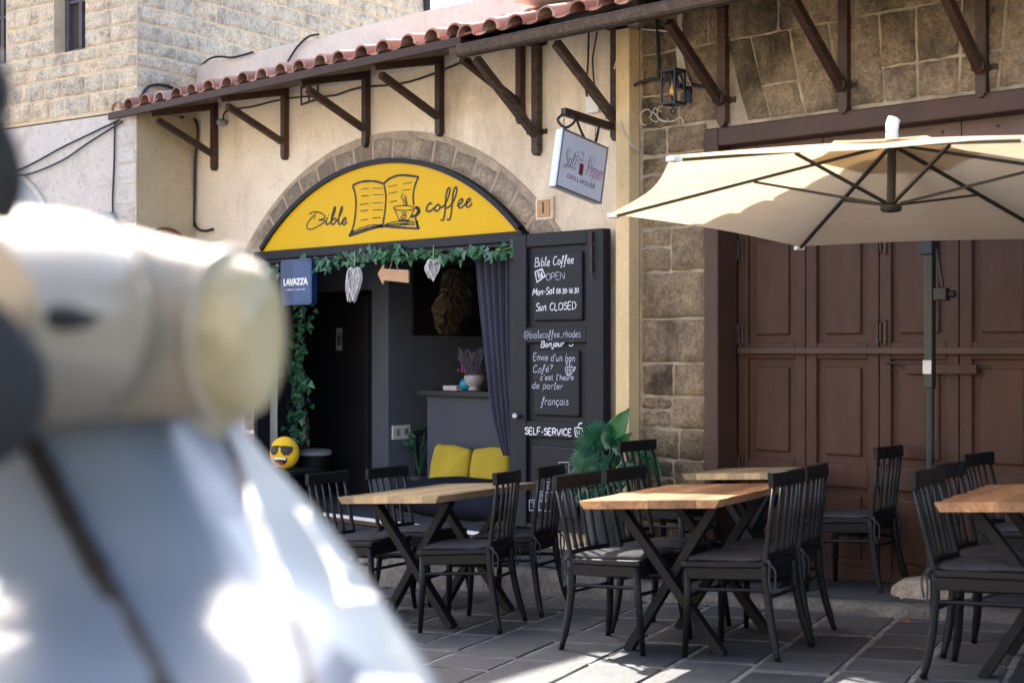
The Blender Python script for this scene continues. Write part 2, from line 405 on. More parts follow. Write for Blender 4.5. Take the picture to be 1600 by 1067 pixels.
# ------------------------------------------------------------------ stroke lettering
GL = {
'A':(6,'0,0 3,10 6,0;1,4 5,4'),'B':(6,'0.3,0 0.3,10;0,10 4,10 5,8 4,5.6 0.5,5.2;.5,5.2 4.8,5 6,2.6 4.5,.2 0,0'),
'C':(6.5,'6,8.6 4,10 1.5,9 .2,5 1.2,1.2 3.5,0 6.3,1.6'),'D':(6.5,'.5,0 .5,10;0,10 4,9.6 6,6.5 5.8,3 3.8,.4 0,0'),'E':(5.5,'5,10 .5,10 .4,0 5.2,0;.5,5.2 4.4,5.2'),
'F':(5.2,'5,10 .5,10 .4,0;.5,5.2 4.2,5.2'),'I':(2,'1,0 1,10'),'L':(5,'.5,10 .4,0 5,0'),'M':(8,'-.5,0 1,9.8 4,3 6.6,10 7.8,0'),
'N':(6.5,'.4,0 .5,10 6,0 6.2,10'),'O':(7,'3.5,10 1,8.6 .2,5 1,1.4 3.5,0 6,1.4 6.8,5 6,8.6 3.5,10'),'P':(5.6,'.4,0 .4,10 4,10 5.6,7.6 4,5 .5,4.8'),
'R':(6,'.4,0 .4,10 4,10 5.4,7.6 4,5.2 .5,5;2.5,5 6,0'),'S':(5.6,'5.4,8.8 3.4,10 1,9 .8,7 3,5.4 5,4 5.2,1.6 3,0 .2,1.2'),'T':(6,'0,10 6,9.8;3,10 3,0'),'V':(6,'0,10 3,0 6,10'),
'a':(5.2,'4.4,5 2.4,6 .5,4 .6,1 2,0 4,1.6 4.5,5.6 4.4,1 5.4,.4'),'b':(5,'.3,5 1.4,10.5 .5,5 .5,.6 2.4,0 4.4,1.6 4.2,4.6 2.4,5.6 .6,4'),'c':(4.6,'4.2,5 2.6,6 .6,4.4 .5,1.4 2.2,0 4.5,1.2'),
'd':(5.2,'4.4,4.6 2.4,6 .5,4 .6,1 2.2,0 4.2,2 4.8,10;4.6,6 4.6,.8 5.4,.4'),'e':(4.8,'.5,2.8 3.8,3.4 4,5 2.4,6 .6,4.2 .6,1.4 2.4,0 4.8,1.4'),'f':(4,'-.3,1 2,6 3.6,9.6 2.6,10.4 1.5,7 1.2,0 .2,-3.2 -.8,-2;.2,4.6 3.6,5'),
'h':(5,'.6,0 .8,10;.7,4 2.6,6 4.2,5 4.3,0'),'i':(2.2,'.8,5.8 .8,.6 1.8,.2;.9,8 1.1,8.4'),'j':(3,'2,6 2,-2 .6,-3.2 -.6,-2;2,8.2 2.2,8.6'),'l':(2.6,'.2,2 1.8,9 1.4,10.4 .7,9 .7,1 1.6,.1 2.6,1'),
'n':(5,'.4,5.8 .6,0;.6,4 2.4,6 4,5.2 4.2,.6 5,.4'),'o':(5,'2.4,6 .6,4.6 .5,1.6 2.3,0 4.2,1.4 4.3,4.4 2.4,6'),'p':(5,'.6,6 .7,-3.6;.6,4 2.4,6 4.3,4.6 4.2,1.4 2.2,0 .7,1.2'),
'r':(3.8,'.5,6 .6,0;.6,3.6 2,5.8 3.8,5.6'),'s':(4.2,'3.8,5.2 2.2,6 .7,4.8 3.4,2.4 3.6,1 2,0 .2,.8'),'t':(3.6,'1.4,9 1.4,1 2.4,0 3.6,1;0,6 3.4,6.2'),'u':(5,'.4,6 .5,1.4 1.8,0 3.8,1.6 4.2,6 4.2,.8 5,.3'),
'v':(4.6,'.2,6 2.2,0 4.4,6'),'0':(5,'2.4,8.4 .6,6.4 .5,2 2.4,0 4.2,2 4.2,6.4 2.4,8.4'),'8':(5,'2.4,4.6 .8,6.2 2.2,8.4 4,6.6 2.4,4.6 .4,2 2.4,0 4.4,2 2.4,4.6'),
'3':(4.6,'.5,8 2.6,8.4 3.8,6.6 1.8,4.8 4,3 3.6,.6 1.6,0 .2,1'),'1':(3,'.4,6.6 1.8,8.4 1.8,0'),'6':(4.8,'3.8,8.2 1.4,6 .4,2 2,0 4.2,1.6 3.4,4.2 .8,3'),
':':(1.8,'.8,1.4 .9,1.9;.8,5 .9,5.5'),'.':(2,'.6,0 .9,.4'),'-':(3.4,'.4,3.6 3,3.8'),"'":(1.8,'1,10 .6,7.6'),'?':(4.4,'.6,8.4 2.4,10 4,8 2,5 2,3;2,.2 2.1,.6'),'_':(4.6,'.2,0 4.4,-.1'),
'@':(9.5,'6,6.4 4.2,7 2.8,5 3.4,2.8 5.4,3 6.2,6.6 6.2,3 7.6,2.6 8.6,5 7.6,8.6 4.6,10 1.4,8.4 .2,4.6 1.6,.6 5,-.8 7.6,.2'),
'é':(4.8,'.5,2.8 3.8,3.4 4,5 2.4,6 .6,4.2 .6,1.4 2.4,0 4.8,1.4;2.4,7.6 4,9.6'),'ç':(4.6,'4.2,5 2.6,6 .6,4.4 .5,1.4 2.2,0 4.5,1.2;2.4,0 3.2,-1.4 1.8,-2.6'),'ü':(6,'.6,4 1.4,1 3.2,.6 4.6,1.6 5.2,4.4;1.8,8 1.8,9;4,8.2 4,9.2'),' ':(3.4,''),
'&':(7,'6.4,0 2,7 2.4,9.6 4,9.4 3.8,7 .8,3.4 .8,1 2.8,0 5.2,1.6 6.2,4.4'),
}
def text_strokes(s, slant=0, jit=.15):
    out = []; x = 0
    for ch in s:
        adv, d = GL[ch]
        oy = random.uniform(-jit, jit) * 2
        for st in d.split(';'):
            if st: out.append([(x + float(a.split(',')[0]) + slant*float(a.split(',')[1]), float(a.split(',')[1]) + oy + random.uniform(-jit, jit)) for a in st.split()])
        x += adv + 1.1
    return out, x - 1.1
def ribbon(mb, pts, wd, nrm):
    """flat marker stroke lying on a surface, with a little thickness variation"""
    pts = [V(p) for p in pts]; n = len(pts); L = []; nrm = V(nrm)
    for i, p in enumerate(pts):
        d = pts[min(i+1, n-1)] - pts[max(i-1, 0)]
        sd = d.cross(nrm); sd = sd.normalized() if sd.length > 1e-9 else V((1,0,0))
        k = wd * .5 * random.uniform(.85, 1.15) * (.75 if i in (0, n-1) else 1)
        L.append((p + sd*k, p - sd*k))
    for i in range(n - 1): mb.add([L[i][0], L[i][1], L[i+1][1], L[i+1][0]], [(0,1,2,3)])
def hand(mb, s, x0, y0, x1, y1, cap, wplane, wd, slant=.12):
    st, tot = text_strokes(s, slant); L = math.hypot(x1-x0, y1-y0); ex = ((x1-x0)/tot, (y1-y0)/tot)
    for p in st:
        q = smooth_line([(a, b_, 0) for a, b_ in p], 4)
        ribbon(mb, [onw(x0 + ex[0]*v.x, y0 + ex[1]*v.x - v.y*cap/10, wplane) for v in q], wd*.72, (0,-1,0))
def strokes_px(mb, lst, wplane, wd, sc=1, ox=0, oy=0, k=5):
    for p in lst:
        q = smooth_line([(a/sc + ox, b_/sc + oy, 0) for a, b_ in p], k)
        ribbon(mb, [onw(v.x, v.y, wplane) for v in q], wd, (0,-1,0))
def textmesh(name, s, size, mat, parent, frame, off=0, sp=1.0, width=None):
    """solid block lettering; frame = (origin, right, up)"""
    cu = bpy.data.curves.new(name, 'FONT'); cu.body = s; cu.size = size; cu.extrude = .001; cu.offset = off; cu.space_character = sp
    cu.align_x = 'CENTER'; cu.align_y = 'CENTER'
    tmp = bpy.data.objects.new(name, cu); COL.objects.link(tmp)
    dg = bpy.context.evaluated_depsgraph_get(); me = bpy.data.meshes.new_from_object(tmp.evaluated_get(dg))
    bpy.data.objects.remove(tmp); o_, r_, u_ = (V(k) for k in frame); n_ = r_.cross(u_)
    xs = [v.co.x for v in me.vertices]; kx = 1 if not width else width / (max(xs) - min(xs))
    for v in me.vertices: v.co = o_ + r_*v.co.x*kx + u_*v.co.y + n_*v.co.z
    me.materials.clear(); me.materials.append(mat); me.update()
    o = bpy.data.objects.new(name, me); COL.objects.link(o); o.parent = parent
    o.location = -OFF.get(parent.name, V((0,0,0))); return o

# ================================================================== ground
KERB = [(-30,5.2),(-14,6.1),(-9,6.4),(-7.1,6.52),(-5.85,6.66),(-4.72,6.76),(-3.7,6.8),(-2.98,6.84),(-1,6.9),(6,7.0)]
def kerb_y(x):
    for (a, b_), (c, d) in zip(KERB, KERB[1:]):
        if x <= c: return b_ + (d - b_) * (x - a) / (c - a)
    return KERB[-1][1]
def walk_z(x): return max(.15, sth(x) + .05)
mb = MB(); xs = [-30 + .5*i for i in range(73)]
mb.grid([[(x, y, sth(x) - .0055) for x in xs] for y in (-14, -8, -2, 4, 9)])
struct(mb.build('street', m_slabmort))
def slabs():
    mb = MB(); a = R(13); b_ = R(109); e = V((math.cos(a), math.sin(a), 0)); g = V((math.cos(b_), math.sin(b_), 0)); o = V((-4, 5.2, 0))
    s = -14.0
    while s < 8:
        wd = random.uniform(.28, .42); q = -5.5 + random.random()
        while q < 4.5:
            ln = random.uniform(.3, .68); c = o + e*(s + wd/2) + g*(q + ln/2)
            if -14 < c.x < 1.0 and .8 < c.y < kerb_y(c.x) + .25:
                gp = random.uniform(.006,.013); P = []
                top = random.uniform(-.002, .004)
                for j, v in enumerate((0, .03, .5, .97, 1)):
                    r_ = []
                    for i, u in enumerate((0, .03, .5, .97, 1)):
                        p = o + e*(s + gp + (wd-2*gp)*u) + g*(q + gp + (ln-2*gp)*v)
                        jj = .006 if (i in (0,4) or j in (0,4)) else .002
                        r_.append(V((p.x + random.uniform(-jj, jj), p.y + random.uniform(-jj, jj), sth(p.x) + (top if (0<i<4 and 0<j<4) else -.010) + random.uniform(-.0015,.0015))))
                    P.append(r_)
                mb.grid(P, random.random())
            q += ln
        s += wd
    return mb
struct(slabs().build('paving', m_slab, smooth=False))
# kerb and narrow pavement in front of the houses
mb = MB(); rows = []
for i in range(73):
    x = -30 + .5*i; y = kerb_y(x); z = walk_z(x); j = random.uniform(-.012, .012)
    rows.append([V((x, y - .05 + j, sth(x) - .1)), V((x, y - .035 + j, z - .04)), V((x, y + j, z - .006)), V((x, y + .03, z)), V((x, y + .16, z + .004)), V((x, y + .165, z - .03))])
mb.grid(rows); struct(mb.build('kerb', m_kerb, smooth=True))
mb = MB(); mb.grid([[V((x, kerb_y(x) + .14, walk_z(x) - .012)), V((x, 7.95, walk_z(x) - .012))] for x in [-30 + .5*i for i in range(73)]])
struct(mb.build('pavement', m_slabmort))
mb = MB(); x = -12
while x < 1:
    wd = random.uniform(.3, .6); ya = max(kerb_y(x), kerb_y(x+wd)) + .17; z = walk_z(x)
    P = [[V((x + .008 + (wd-.016)*u, ya + (7.9-ya)*v, walk_z(x + wd*u) + (.003 if 0<u<1 else -.012) )) for u in (0,.03,.5,.97,1)] for v in (0,.5,1)]
    mb.grid(P, random.random()); x += wd
struct(mb.build('pavement_slabs', m_slab))
# raised terrace across the street where the scooter is parked
mb = MB(); mb.box((-.6, -1.35, .16), (9, 5.4, .9)); struct(mb.build('terrace', m_slab))

# ================================================================== tall stone house on the left
KX, KY = -11.06, 6.81
rv = V((-.151, .989, 0)); rn = V((.989, .151, 0)); lv = V((-.989, -.151, 0)); ln_ = V((.151, -.989, 0)); K = V((KX, KY, 0))
fR = lambda x, d, z: K + rv*x - rn*d + V((0,0,z))
fL = lambda x, d, z: K + lv*x - ln_*d + V((0,0,z))
house = thing('stone_house', 'tall pale ashlar house with whitewashed lower wall at the far left corner', 'house', (KX, KY, 0))
HT = 6.65
mb = MB()
def slabbox(mb, x0, x1, y0, y1, z0, z1):
    vs = [K + lv*x + rv*y + V((0,0,z)) for z in (z0, z1) for x, y in ((x0,y0),(x1,y0),(x1,y1),(x0,y1))]
    mb.add(vs, [(0,3,2,1),(4,5,6,7),(0,1,5,4),(1,2,6,5),(2,3,7,6),(3,0,4,7)])
WIN = [(.70, 1.15), (1.87, 2.33)]; WZ0, WZ1 = 4.30, 5.75
slabbox(mb, .25, 9, .3, 4.12, 3.68, HT - .01)
slabbox(mb, 0, 9, 0, .3, 3.68, WZ0); slabbox(mb, 0, 9, 0, .3, WZ1, HT); slabbox(mb, 0, .25, .3, 4.12, 3.68, HT)
for a, b_ in ((0, .70), (1.15, 1.87), (2.33, 9)): slabbox(mb, a, b_, 0, .3, WZ0, WZ1)
mb.build('upper_wall', m_ashmort, house)
mb = MB()
hl = [(a, b_, WZ0, WZ1) for a, b_ in WIN]
z = 3.70
while z < 6.4:
    h = random.uniform(.15, .185)
    for zc_ in (WZ0, WZ1):
        if z < zc_ - .01 < z + h + .09: h = (zc_ - z) if zc_ - z < .22 else (zc_ - z)/2
    stones(mb, fL, 0.0, 5.2, z, z + h, (h, h), (.2, .42), hl, .009, .007)
    stones(mb, fR, 0.0, 4.12, z, z + h, (h, h), (.22, .46), (), .009, .007)
    z += h
stones(mb, fL, 0, 5.2, z, HT, (.16,.18), (.2,.42), (), .009, .007); stones(mb, fR, 0, 4.1, z, HT, (.16,.18), (.22,.46), (), .009, .007)
mb.build('ashlar_facing', m_ashlar, house, smooth=True)
mb = MB(); slabbox(mb, .02, 9, 0, .5, -.8, 3.665); mb.build('whitewashed_wall', m_white, house)
mb = MB(); slabbox(mb, 0, .02, -.004, .74, -.8, 3.672); mb.build('plastered_return', m_rough, house)
# a few stones showing through the whitewash near the corner
mb = MB()
stones(mb, fL, .0, .55, 2.3, 3.66, (.16,.19), (.2,.34), ((.3,.6,2.6,2.95),(.28,.6,3.2,3.4)), .006, .012); mb.build('exposed_quoins', m_white, house)
for a, b_ in WIN:
    wf = MB(); fw = .055
    for (x0, x1, z0, z1) in ((a, a+fw, WZ0, WZ1), (b_-fw, b_, WZ0, WZ1), (a+fw, b_-fw, WZ1-fw, WZ1), (a+fw, b_-fw, WZ0, WZ0+fw), ((a+b_)/2-.02, (a+b_)/2+.02, WZ0+fw, WZ1-fw), (a+fw, (a+b_)/2-.02, WZ0+.48, WZ0+.51), ((a+b_)/2+.02, b_-fw, WZ0+.48, WZ0+.51)):
        slabbox(wf, x0, x1, .12, .18, z0, z1)
    wo = wf.build('window', m_winfr, house, bevel=.004)
    g = MB(); slabbox(g, a+.01, b_-.01, .155, .165, WZ0+.01, WZ1-.01); g.build('pane', m_glassd, wo)
# arched door head at the very left
mb = MB(); ac, ah, ar = 1.95, 2.42, .82
arc = [(ac + ar*math.cos(R(t_)), ah + ar*math.sin(R(t_))) for t_ in range(0, 181, 10)]
mb.prism([(ac+ar, -.5)] + arc + [(ac-ar, -.5)], -.012, .05, f=lambda x, d, z: fL(x, d, z)); mb.build('arched_door', m_greypl, house)
mb = MB()
for p, q in zip(arc, arc[1:]):
    k = 1.06; P = [p, q, (ac+(q[0]-ac)*k, ah+(q[1]-ah)*k), (ac+(p[0]-ac)*k, ah+(p[1]-ah)*k)]
    mb.prism(P, -.035, .03, f=lambda x, d, z: fL(x, d, z))
mb.build('arch_moulding', m_white, house)
mb = MB(); p = onw(667, 10, 10.85); mb.tube([p + V((0,0,-3)), p + V((0,0,4))], .045); tag(mb.build('drainpipe', m_cable), 'dark drainpipe at the back corner of the pale ashlar house', 'drainpipe')

# house across the street (behind the viewer): takes the sun and throws it back on the shaded fronts
opp = thing('opposite_house', 'long cream plastered house across the street behind the viewer', 'house', (-3, -8.2, 0))
mb = MB(); mb.box((-4, -8.5, 3.6), (30, .6, 8)); mb.build('wall', m_plaster, opp)
for i in range(8):
    f = MB(); x = -17 + 3.6*i; f.box((x, -8.17, 4.9), (1.1, .08, 1.6)); fo = f.build('window', m_winfr, opp, bevel=.01)
    g = MB(); g.box((x, -8.125, 4.9), (.9, .02, 1.4)); g.build('pane', m_glassd, fo)

# ================================================================== cafe house
UC, CZ, R1, R2 = -8.55, .845, 2.225, 2.405
cafe = thing('cafe_building', 'cream plastered cafe house with a wide stone arch and dark open doorway', 'building', (-8.55, 7.5, 0))
JL, JR = -10.13, -6.99
a0 = math.asin((2.36 - CZ) / R1)
inner = [(UC + R1*math.cos(a0 + (math.pi - 2*a0)*i/28), CZ + R1*math.sin(a0 + (math.pi - 2*a0)*i/28)) for i in range(29)]
mb = MB()
mb.prism([(-5.96,-.4)] + [(inner[0][0],-.4)] + inner + [(inner[-1][0],-.4), (-11.3,-.4), (-11.3,3.74), (-5.96,3.74)], 7.5, 7.68)
mb.build('wall', m_plaster, cafe)
mb = MB(); cr = [(-11.2,3.74),(-11.2,4.08),(-11.14,4.15),(-11.05,4.18)] + [(-11.05 + 5.09*i/12, 4.17 + random.uniform(-.012,.012)) for i in range(1,13)] + [(-5.96,3.74)]
mb.prism(cr, 7.502, 7.72); mb.build('parapet', m_parapet, cafe)
# voussoirs
mb = MB(); a1 = math.asin((2.38 - CZ) / R2); n = 17
fA = lambda x, d, z: V((x, 7.5 + d, z))
for i in range(n):
    aa, ab = a1 + (math.pi - 2*a1)*i/n, a1 + (math.pi - 2*a1)*(i+1)/n
    q = [(UC + r_*math.cos(t_), CZ + r_*math.sin(t_)) for r_, t_ in ((R1-.01, ab), (R1-.01, aa), (R2 + random.uniform(-.02,.02), aa), (R2 + random.uniform(-.02,.02), ab))]
    block(mb, fA, q, .016, .006, rough=.5)
mb.build('arch_stones', m_arch, cafe, smooth=True)
mb = MB()
for i in range(40):
    aa, ab = a1 - .02 + (math.pi - 2*a1 + .04)*i/40, a1 - .02 + (math.pi - 2*a1 + .04)*(i+1)/40
    mb.prism([(UC + r_*math.cos(t_), CZ + r_*math.sin(t_)) for r_, t_ in ((R1-.005, ab), (R1-.005, aa), (R2+.035, aa), (R2+.035, ab))], 7.488, 7.51)
mb.build('arch_mortar', m_archmort, cafe)
# stone jambs
mb = MB(); stones(mb, fA, inner[-1][0]-.02-.24, inner[-1][0]+.0, .15, 2.34, (.2,.3), (.26,.3), (), .012, .01); mb.build('jamb_stones', m_arch, cafe)
# dark timber frame: transom, arc frame, posts
mb = MB(); mb.box(((JL+JR)/2, 7.47, 2.37), (JR-JL+.06, .12, .075)); mb.box(((JL+JR)/2, 7.445, 2.315), (JR-JL+.06, .05, .03)); mb.build('transom', m_navy, cafe, bevel=.006)
mb = MB(); ai = math.asin((2.41 - CZ) / (R1-.045))
arcs = [[V((UC + r_*math.cos(t_), y, CZ + r_*math.sin(t_))) for r_, y in ((R1-.040,7.46),(R1-.040,7.42),(R1-.002,7.42),(R1-.002,7.47))] for t_ in [ai + (math.pi - 2*ai)*i/40 for i in range(41)]]
mb.grid(arcs, close=True); mb.build('arch_frame', m_navy, cafe)
for c_, d_ in (((-7.02, 7.45, 1.24), (.07, .14, 2.2)), ((-10.16, 7.5, 1.24), (.05, .14, 2.2))): mb = MB(); mb.box(c_, d_); mb.build('door_post', m_navy, cafe, bevel=.005)
# threshold
mb = MB(); mb.box((-8.55, 7.62, .145), (3.1, .3, .10)); mb.build('threshold', M('brown_riser', (.16,.115,.085), .8, .2, 5, .2), cafe)
mb = MB(); mb.box((-8.55, 7.60, .208), (3.1, .36, .022)); mb.build('threshold_slab', m_navy_dk, cafe, bevel=.004)
mb = MB(); mb.box((-8.55, 7.414, .206), (3.1, .014, .026)); mb.build('nosing', m_whitepl, cafe)
# interior
mb = MB(); mb.box((-8.6, 10.2, 3.55), (5.4, 5.2, .1)); mb.build('roof', m_parapet, cafe)
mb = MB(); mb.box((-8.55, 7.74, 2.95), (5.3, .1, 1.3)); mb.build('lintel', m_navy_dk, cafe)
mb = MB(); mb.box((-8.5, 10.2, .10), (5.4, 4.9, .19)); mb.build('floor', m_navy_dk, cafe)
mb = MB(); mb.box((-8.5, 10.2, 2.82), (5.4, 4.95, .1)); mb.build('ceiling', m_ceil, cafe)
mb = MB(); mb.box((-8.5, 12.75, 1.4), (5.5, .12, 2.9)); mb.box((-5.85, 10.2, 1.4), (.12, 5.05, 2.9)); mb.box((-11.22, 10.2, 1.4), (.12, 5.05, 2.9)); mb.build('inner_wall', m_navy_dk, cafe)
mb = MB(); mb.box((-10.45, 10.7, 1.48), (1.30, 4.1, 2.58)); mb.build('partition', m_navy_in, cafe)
mb = MB(); mb.box((-10.55, 8.63, 1.12), (.96, .05, 1.86)); mb.build('toilet_door', m_blackdoor, cafe, bevel=.004)
mb = MB()
for c, d in (((-11.03, 8.625, 1.15), (.06, .08, 1.92)), ((-10.06, 8.625, 1.15), (.06, .08, 1.92)), ((-10.545, 8.625, 2.08), (1.03, .08, .06))): mb.box(c, d)
mb.build('toilet_door_frame', m_blackdoor, cafe, bevel=.004)
mb = MB(); mb.box((-6.9, 7.9, 1.3), (.3, .2, 2.3)); mb.build('inner_return', m_navy_dk, cafe)
# ochre corner strip
mb = MB(); mb.box((-6.02, 7.47, 1.9), (.115, .16, 3.6)); mb.build('corner_strip', m_post, cafe, bevel=.006)
# number plate
plq = thing('house_number_plate', 'small tan plaque with the number 1 set beside the arch', 'number plate', tuple(onw(852, 326, 7.5)))
p = onw(852, 326, 7.49); mb = MB(); mb.box(p, (.17, .03, .165)); mb.build('surround', m_plaster, plq, bevel=.01)
mb = MB(); mb.box(p + V((0,-.012,0)), (.12, .022, .12)); mb.build('plaque', m_card, plq, bevel=.004)
textmesh('numeral', '1', .12, m_ink, plq, (p + V((0,-.0245,0)), (1,0,0), (0,0,1)))

# door leaf folded back flat on the wall
door = thing('door_leaf', 'dark navy panelled door folded open against the wall with chalk writing on it', 'door', tuple(onw(870, 837, 7.4)))
DX0, DX1, DZ0, DZ1 = -7.0, -6.155, .30, 2.375
DY = 7.355
dw = lambda px, py: onw(px, py, DY)
mb = MB(); mb.box(((DX0+DX1)/2, 7.41, (DZ0+DZ1)/2), (DX1-DX0, .05, DZ1-DZ0)); mb.build('leaf', m_navy, door, bevel=.005)
mb = MB()
PAN = [(824,918,383,513), (824,913,536,662), (820,910,686,822)]
xe = lambda px: onw(px, 548, DY).x
def zz(py, px=868): return onw(px, py, DY).z
stx = [(DX0, xe(822)), (xe(916), DX1)]
for a, b_ in stx: mb.box(((a+b_)/2, 7.372, (DZ0+DZ1)/2), (b_-a, .034, DZ1-DZ0))
cuts = [(DZ1, zz(384)), (zz(511), zz(536)), (zz(660), zz(685)), (zz(822), DZ0)]
for a, b_ in cuts: mb.box(((stx[0][1]+stx[1][0])/2, 7.374, (a+b_)/2), (stx[1][0]-stx[0][1], .034, abs(a-b_)))
mb.build('stiles', m_navy, door, bevel=.008)
for (a, b_, c, d) in PAN:
    x0, x1, z1, z0 = xe(a)+.055, xe(b_)-.055, zz(c)-.05, zz(d)+.05
    m2 = MB(); m2.box(((x0+x1)/2, 7.378, (z0+z1)/2), (x1-x0, .030, z1-z0)); m2.build('raised_panel', m_navy, door, bevel=.014)
mb = MB(); p = onw(808, 650, 7.34); mb.lathe(p, [(.0,-.03),(.022,-.03),(.026,-.015),(.012,0),(.012,.02)], 14, Mx.Rotation(R(-90), 3, 'X')); mb.build('knob', m_alu, door, smooth=True)
mb = MB()
for y0, y1 in ((363, 380), (384, 402), (406, 425)): mb.bar(onw(924, y0, 7.345), onw(924, y1, 7.345), .02, .012, (0,1,0))
mb.tube([onw(924, 362, 7.34), onw(925, 436, 7.34), onw(931, 437, 7.34)], .005); mb.build('bolt', m_iron, door)
WY = 7.352
mb = MB()
hand(mb, 'Bible Coffee', 835.5, 417, 896, 411.5, 13, 7.36, .0085)
hand(mb, 'Mon-Sat', 832.5, 462, 866, 458.5, 10.5, 7.36, .0095); hand(mb, '08:30-16:30', 869, 459, 904, 457.5, 9, 7.36, .0085, .05)
hand(mb, 'Sun.', 837, 486, 856, 484.5, 12, 7.36, .0095); hand(mb, 'CLOSED', 859, 485, 900, 482.5, 11, 7.36, .0095, .05)
hand(mb, 'Bonjour', 845, 542.5, 881, 540.5, 9, 7.350, .0105); hand(mb, 'ü', 888, 541.5, 896, 541, 9, 7.350, .008)
hand(mb, 'SELF-SERVICE', 820, 677.5, 893, 680.5, 10, 7.354, .0125, .02)
strokes_px(mb, [[(836,425),(847,420.5),(852,431),(839,441),(836,425)],[(839,428),(843,426)],[(840,431),(847,428)],[(841,434),(848,431)],[(846,424),(847.5,433)]], 7.36, .012, k=1)
strokes_px(mb, [[(898,668),(899.5,681),(907,682),(910,669.5),(898,668)],[(903,667),(905,662),(910,660.5)],[(901,671),(902,679)],[(905,671),(905,680)]], 7.354, .009, k=2)
mb.build('chalk_lettering', m_chalk, door)
mb = MB()
hand(mb, 'OPEN', 853, 438, 882, 435.5, 10.5, 7.36, .0065, .02)
hand(mb, '@biblecoffee_rhodes', 819, 528.5, 907, 526.5, 11, 7.354, .0062, .02)
hand(mb, "Envie d'un bon", 833, 562.5, 898, 565, 11, 7.36, .0085)
hand(mb, 'Café?', 832.5, 582.5, 863, 580.5, 11, 7.36, .008)
hand(mb, '...', 834, 590, 840, 590, 8, 7.36, .005); hand(mb, "c'est", 844, 594, 864, 593.5, 9, 7.36, .008); hand(mb, "l'heure", 869, 594, 896, 593.5, 9, 7.36, .008)
hand(mb, 'de parler', 831, 606.5, 879, 608.5, 10.5, 7.36, .0075)
hand(mb, 'français', 846, 632.5, 888, 632.5, 12, 7.36, .0085)
strokes_px(mb, [[(883,574),(884.5,583),(890,585),(893.5,583),(896,573.5),(883,574)],[(886,575),(887,583)],[(889,575),(890,584)],[(892,575),(891.5,583)],[(885,578),(894,578)],[(895.5,575),(899,573.5),(897,579),(894,581)],[(884.5,586),(893,587)],[(886,572),(885,568),(887,566)],[(890,572),(889.5,568),(891,565)],[(893,572),(893,569)]], 7.36, .008, k=2)
bx = lambda x0, y0, x1, y1: [(x0,y0),(x1,y0),(x1,y1),(x0,y1),(x0,y0)]
strokes_px(mb, [bx(872.5,722,889,741), bx(851,753,865,769), bx(840,768,853,783), bx(827,781,842,797), [(842,797),(875,799)], [(889,741),(890,768)], bx(866,768,878,783)], 7.36, .007, k=1)
hand(mb, 'T', 877, 737, 884, 737, 9, 7.36, .007, 0); hand(mb, 'P', 855, 766, 861, 766, 8, 7.36, .007, 0); hand(mb, 'B', 843, 780, 849, 780, 8, 7.36, .007, 0); hand(mb, 'T', 830, 793, 838, 793, 8, 7.36, .007, 0); hand(mb, 'E', 869, 780, 875, 780, 8, 7.36, .007, 0)
mb.build('faint_chalk_lettering', m_chalk2, door)

# yellow lunette sign
sign = thing('shop_sign', 'yellow half moon sign reading Bible coffee with an open book and cup', 'sign', (UC, 7.45, 2.42))
Rp = R1 - .038; ap = math.asin((2.408 - CZ) / Rp)
mb = MB(); mb.prism([(UC + Rp*math.cos(ap + (math.pi-2*ap)*i/48), CZ + Rp*math.sin(ap + (math.pi-2*ap)*i/48)) for i in range(49)], 7.444, 7.46); mb.build('panel', m_yellow, sign)
SY = 7.441; sc, ox, oy = 5.517, 470, 260
mb = MB()
Bst = [[(72,412),(110,394),(165,400),(205,425),(200,448),(150,466)],[(128,400),(112,458)],[(112,420),(72,470),(52,510),(60,540),(100,540),(160,510),(205,478),(190,464),(150,466)]]
low = [[(228,440),(214,482),(222,502),(250,485)],[(240,418),(242,422)],[(250,490),(285,405),(296,355),(284,362),(262,450),(265,498),(288,492),(302,458),(285,450),(268,470)],[(308,480),(345,400),(356,352),(343,366),(322,460),(328,502),(352,485)],[(350,482),(380,465),(386,445),(368,450),(356,482),(368,504),(396,478)]]
cof = [[(1128,328),(1112,318),(1085,350),(1082,384),(1110,388),(1150,355)],[(1172,335),(1150,360),(1160,386),(1186,375),(1197,345),(1180,330),(1168,337)],[(1192,362),(1240,330),(1276,240),(1282,192),(1264,195),(1248,260),(1240,390),(1226,458),(1202,464)],[(1250,362),(1296,330),(1336,240),(1340,186),(1322,192),(1306,260),(1296,385),(1282,455),(1256,458)],[(1345,342),(1386,312),(1392,285),(1372,288),(1354,322),(1366,358),(1398,345),(1420,318)],[(1412,328),(1450,302),(1460,282),(1440,282),(1422,318),(1432,352),(1456,342),(1472,316)]]
strokes_px(mb, Bst + low + cof, SY, .011, sc, ox, oy)
strokes_px(mb, low + cof, SY - .0005, .014, sc, ox+.35, oy, 5)
mb.build('script_lettering', m_ink, sign)
mb = MB()
strokes_px(mb, [[(445,165),(520,135),(600,128),(660,135),(715,150)],[(715,150),(732,250),(728,350),(715,450),(700,535)],[(445,165),(468,240),(475,330),(465,450),(445,540),(415,602)],[(415,602),(500,575),(600,540),(705,515)],
  [(715,150),(760,110),(830,82),(900,78),(1015,92)],[(1015,92),(985,160),(968,250),(972,335)],[(985,440),(1000,490),(1020,538)],[(705,515),(800,525),(900,530),(1020,538)]], SY, .018, sc, ox, oy)
strokes_px(mb, [[(985,355),(1008,360),(1014,385),(990,425),(950,432)],[(990,358),(1016,366),(1018,398),(990,424)],[(845,467),(930,470)]], SY, .026, sc, ox, oy)
strokes_px(mb, [[(1000,470),(1004,525)],[(435,580),(455,560)]], SY, .035, sc, ox, oy)
mb.build('book_outline', m_ink, sign)
mb = MB()
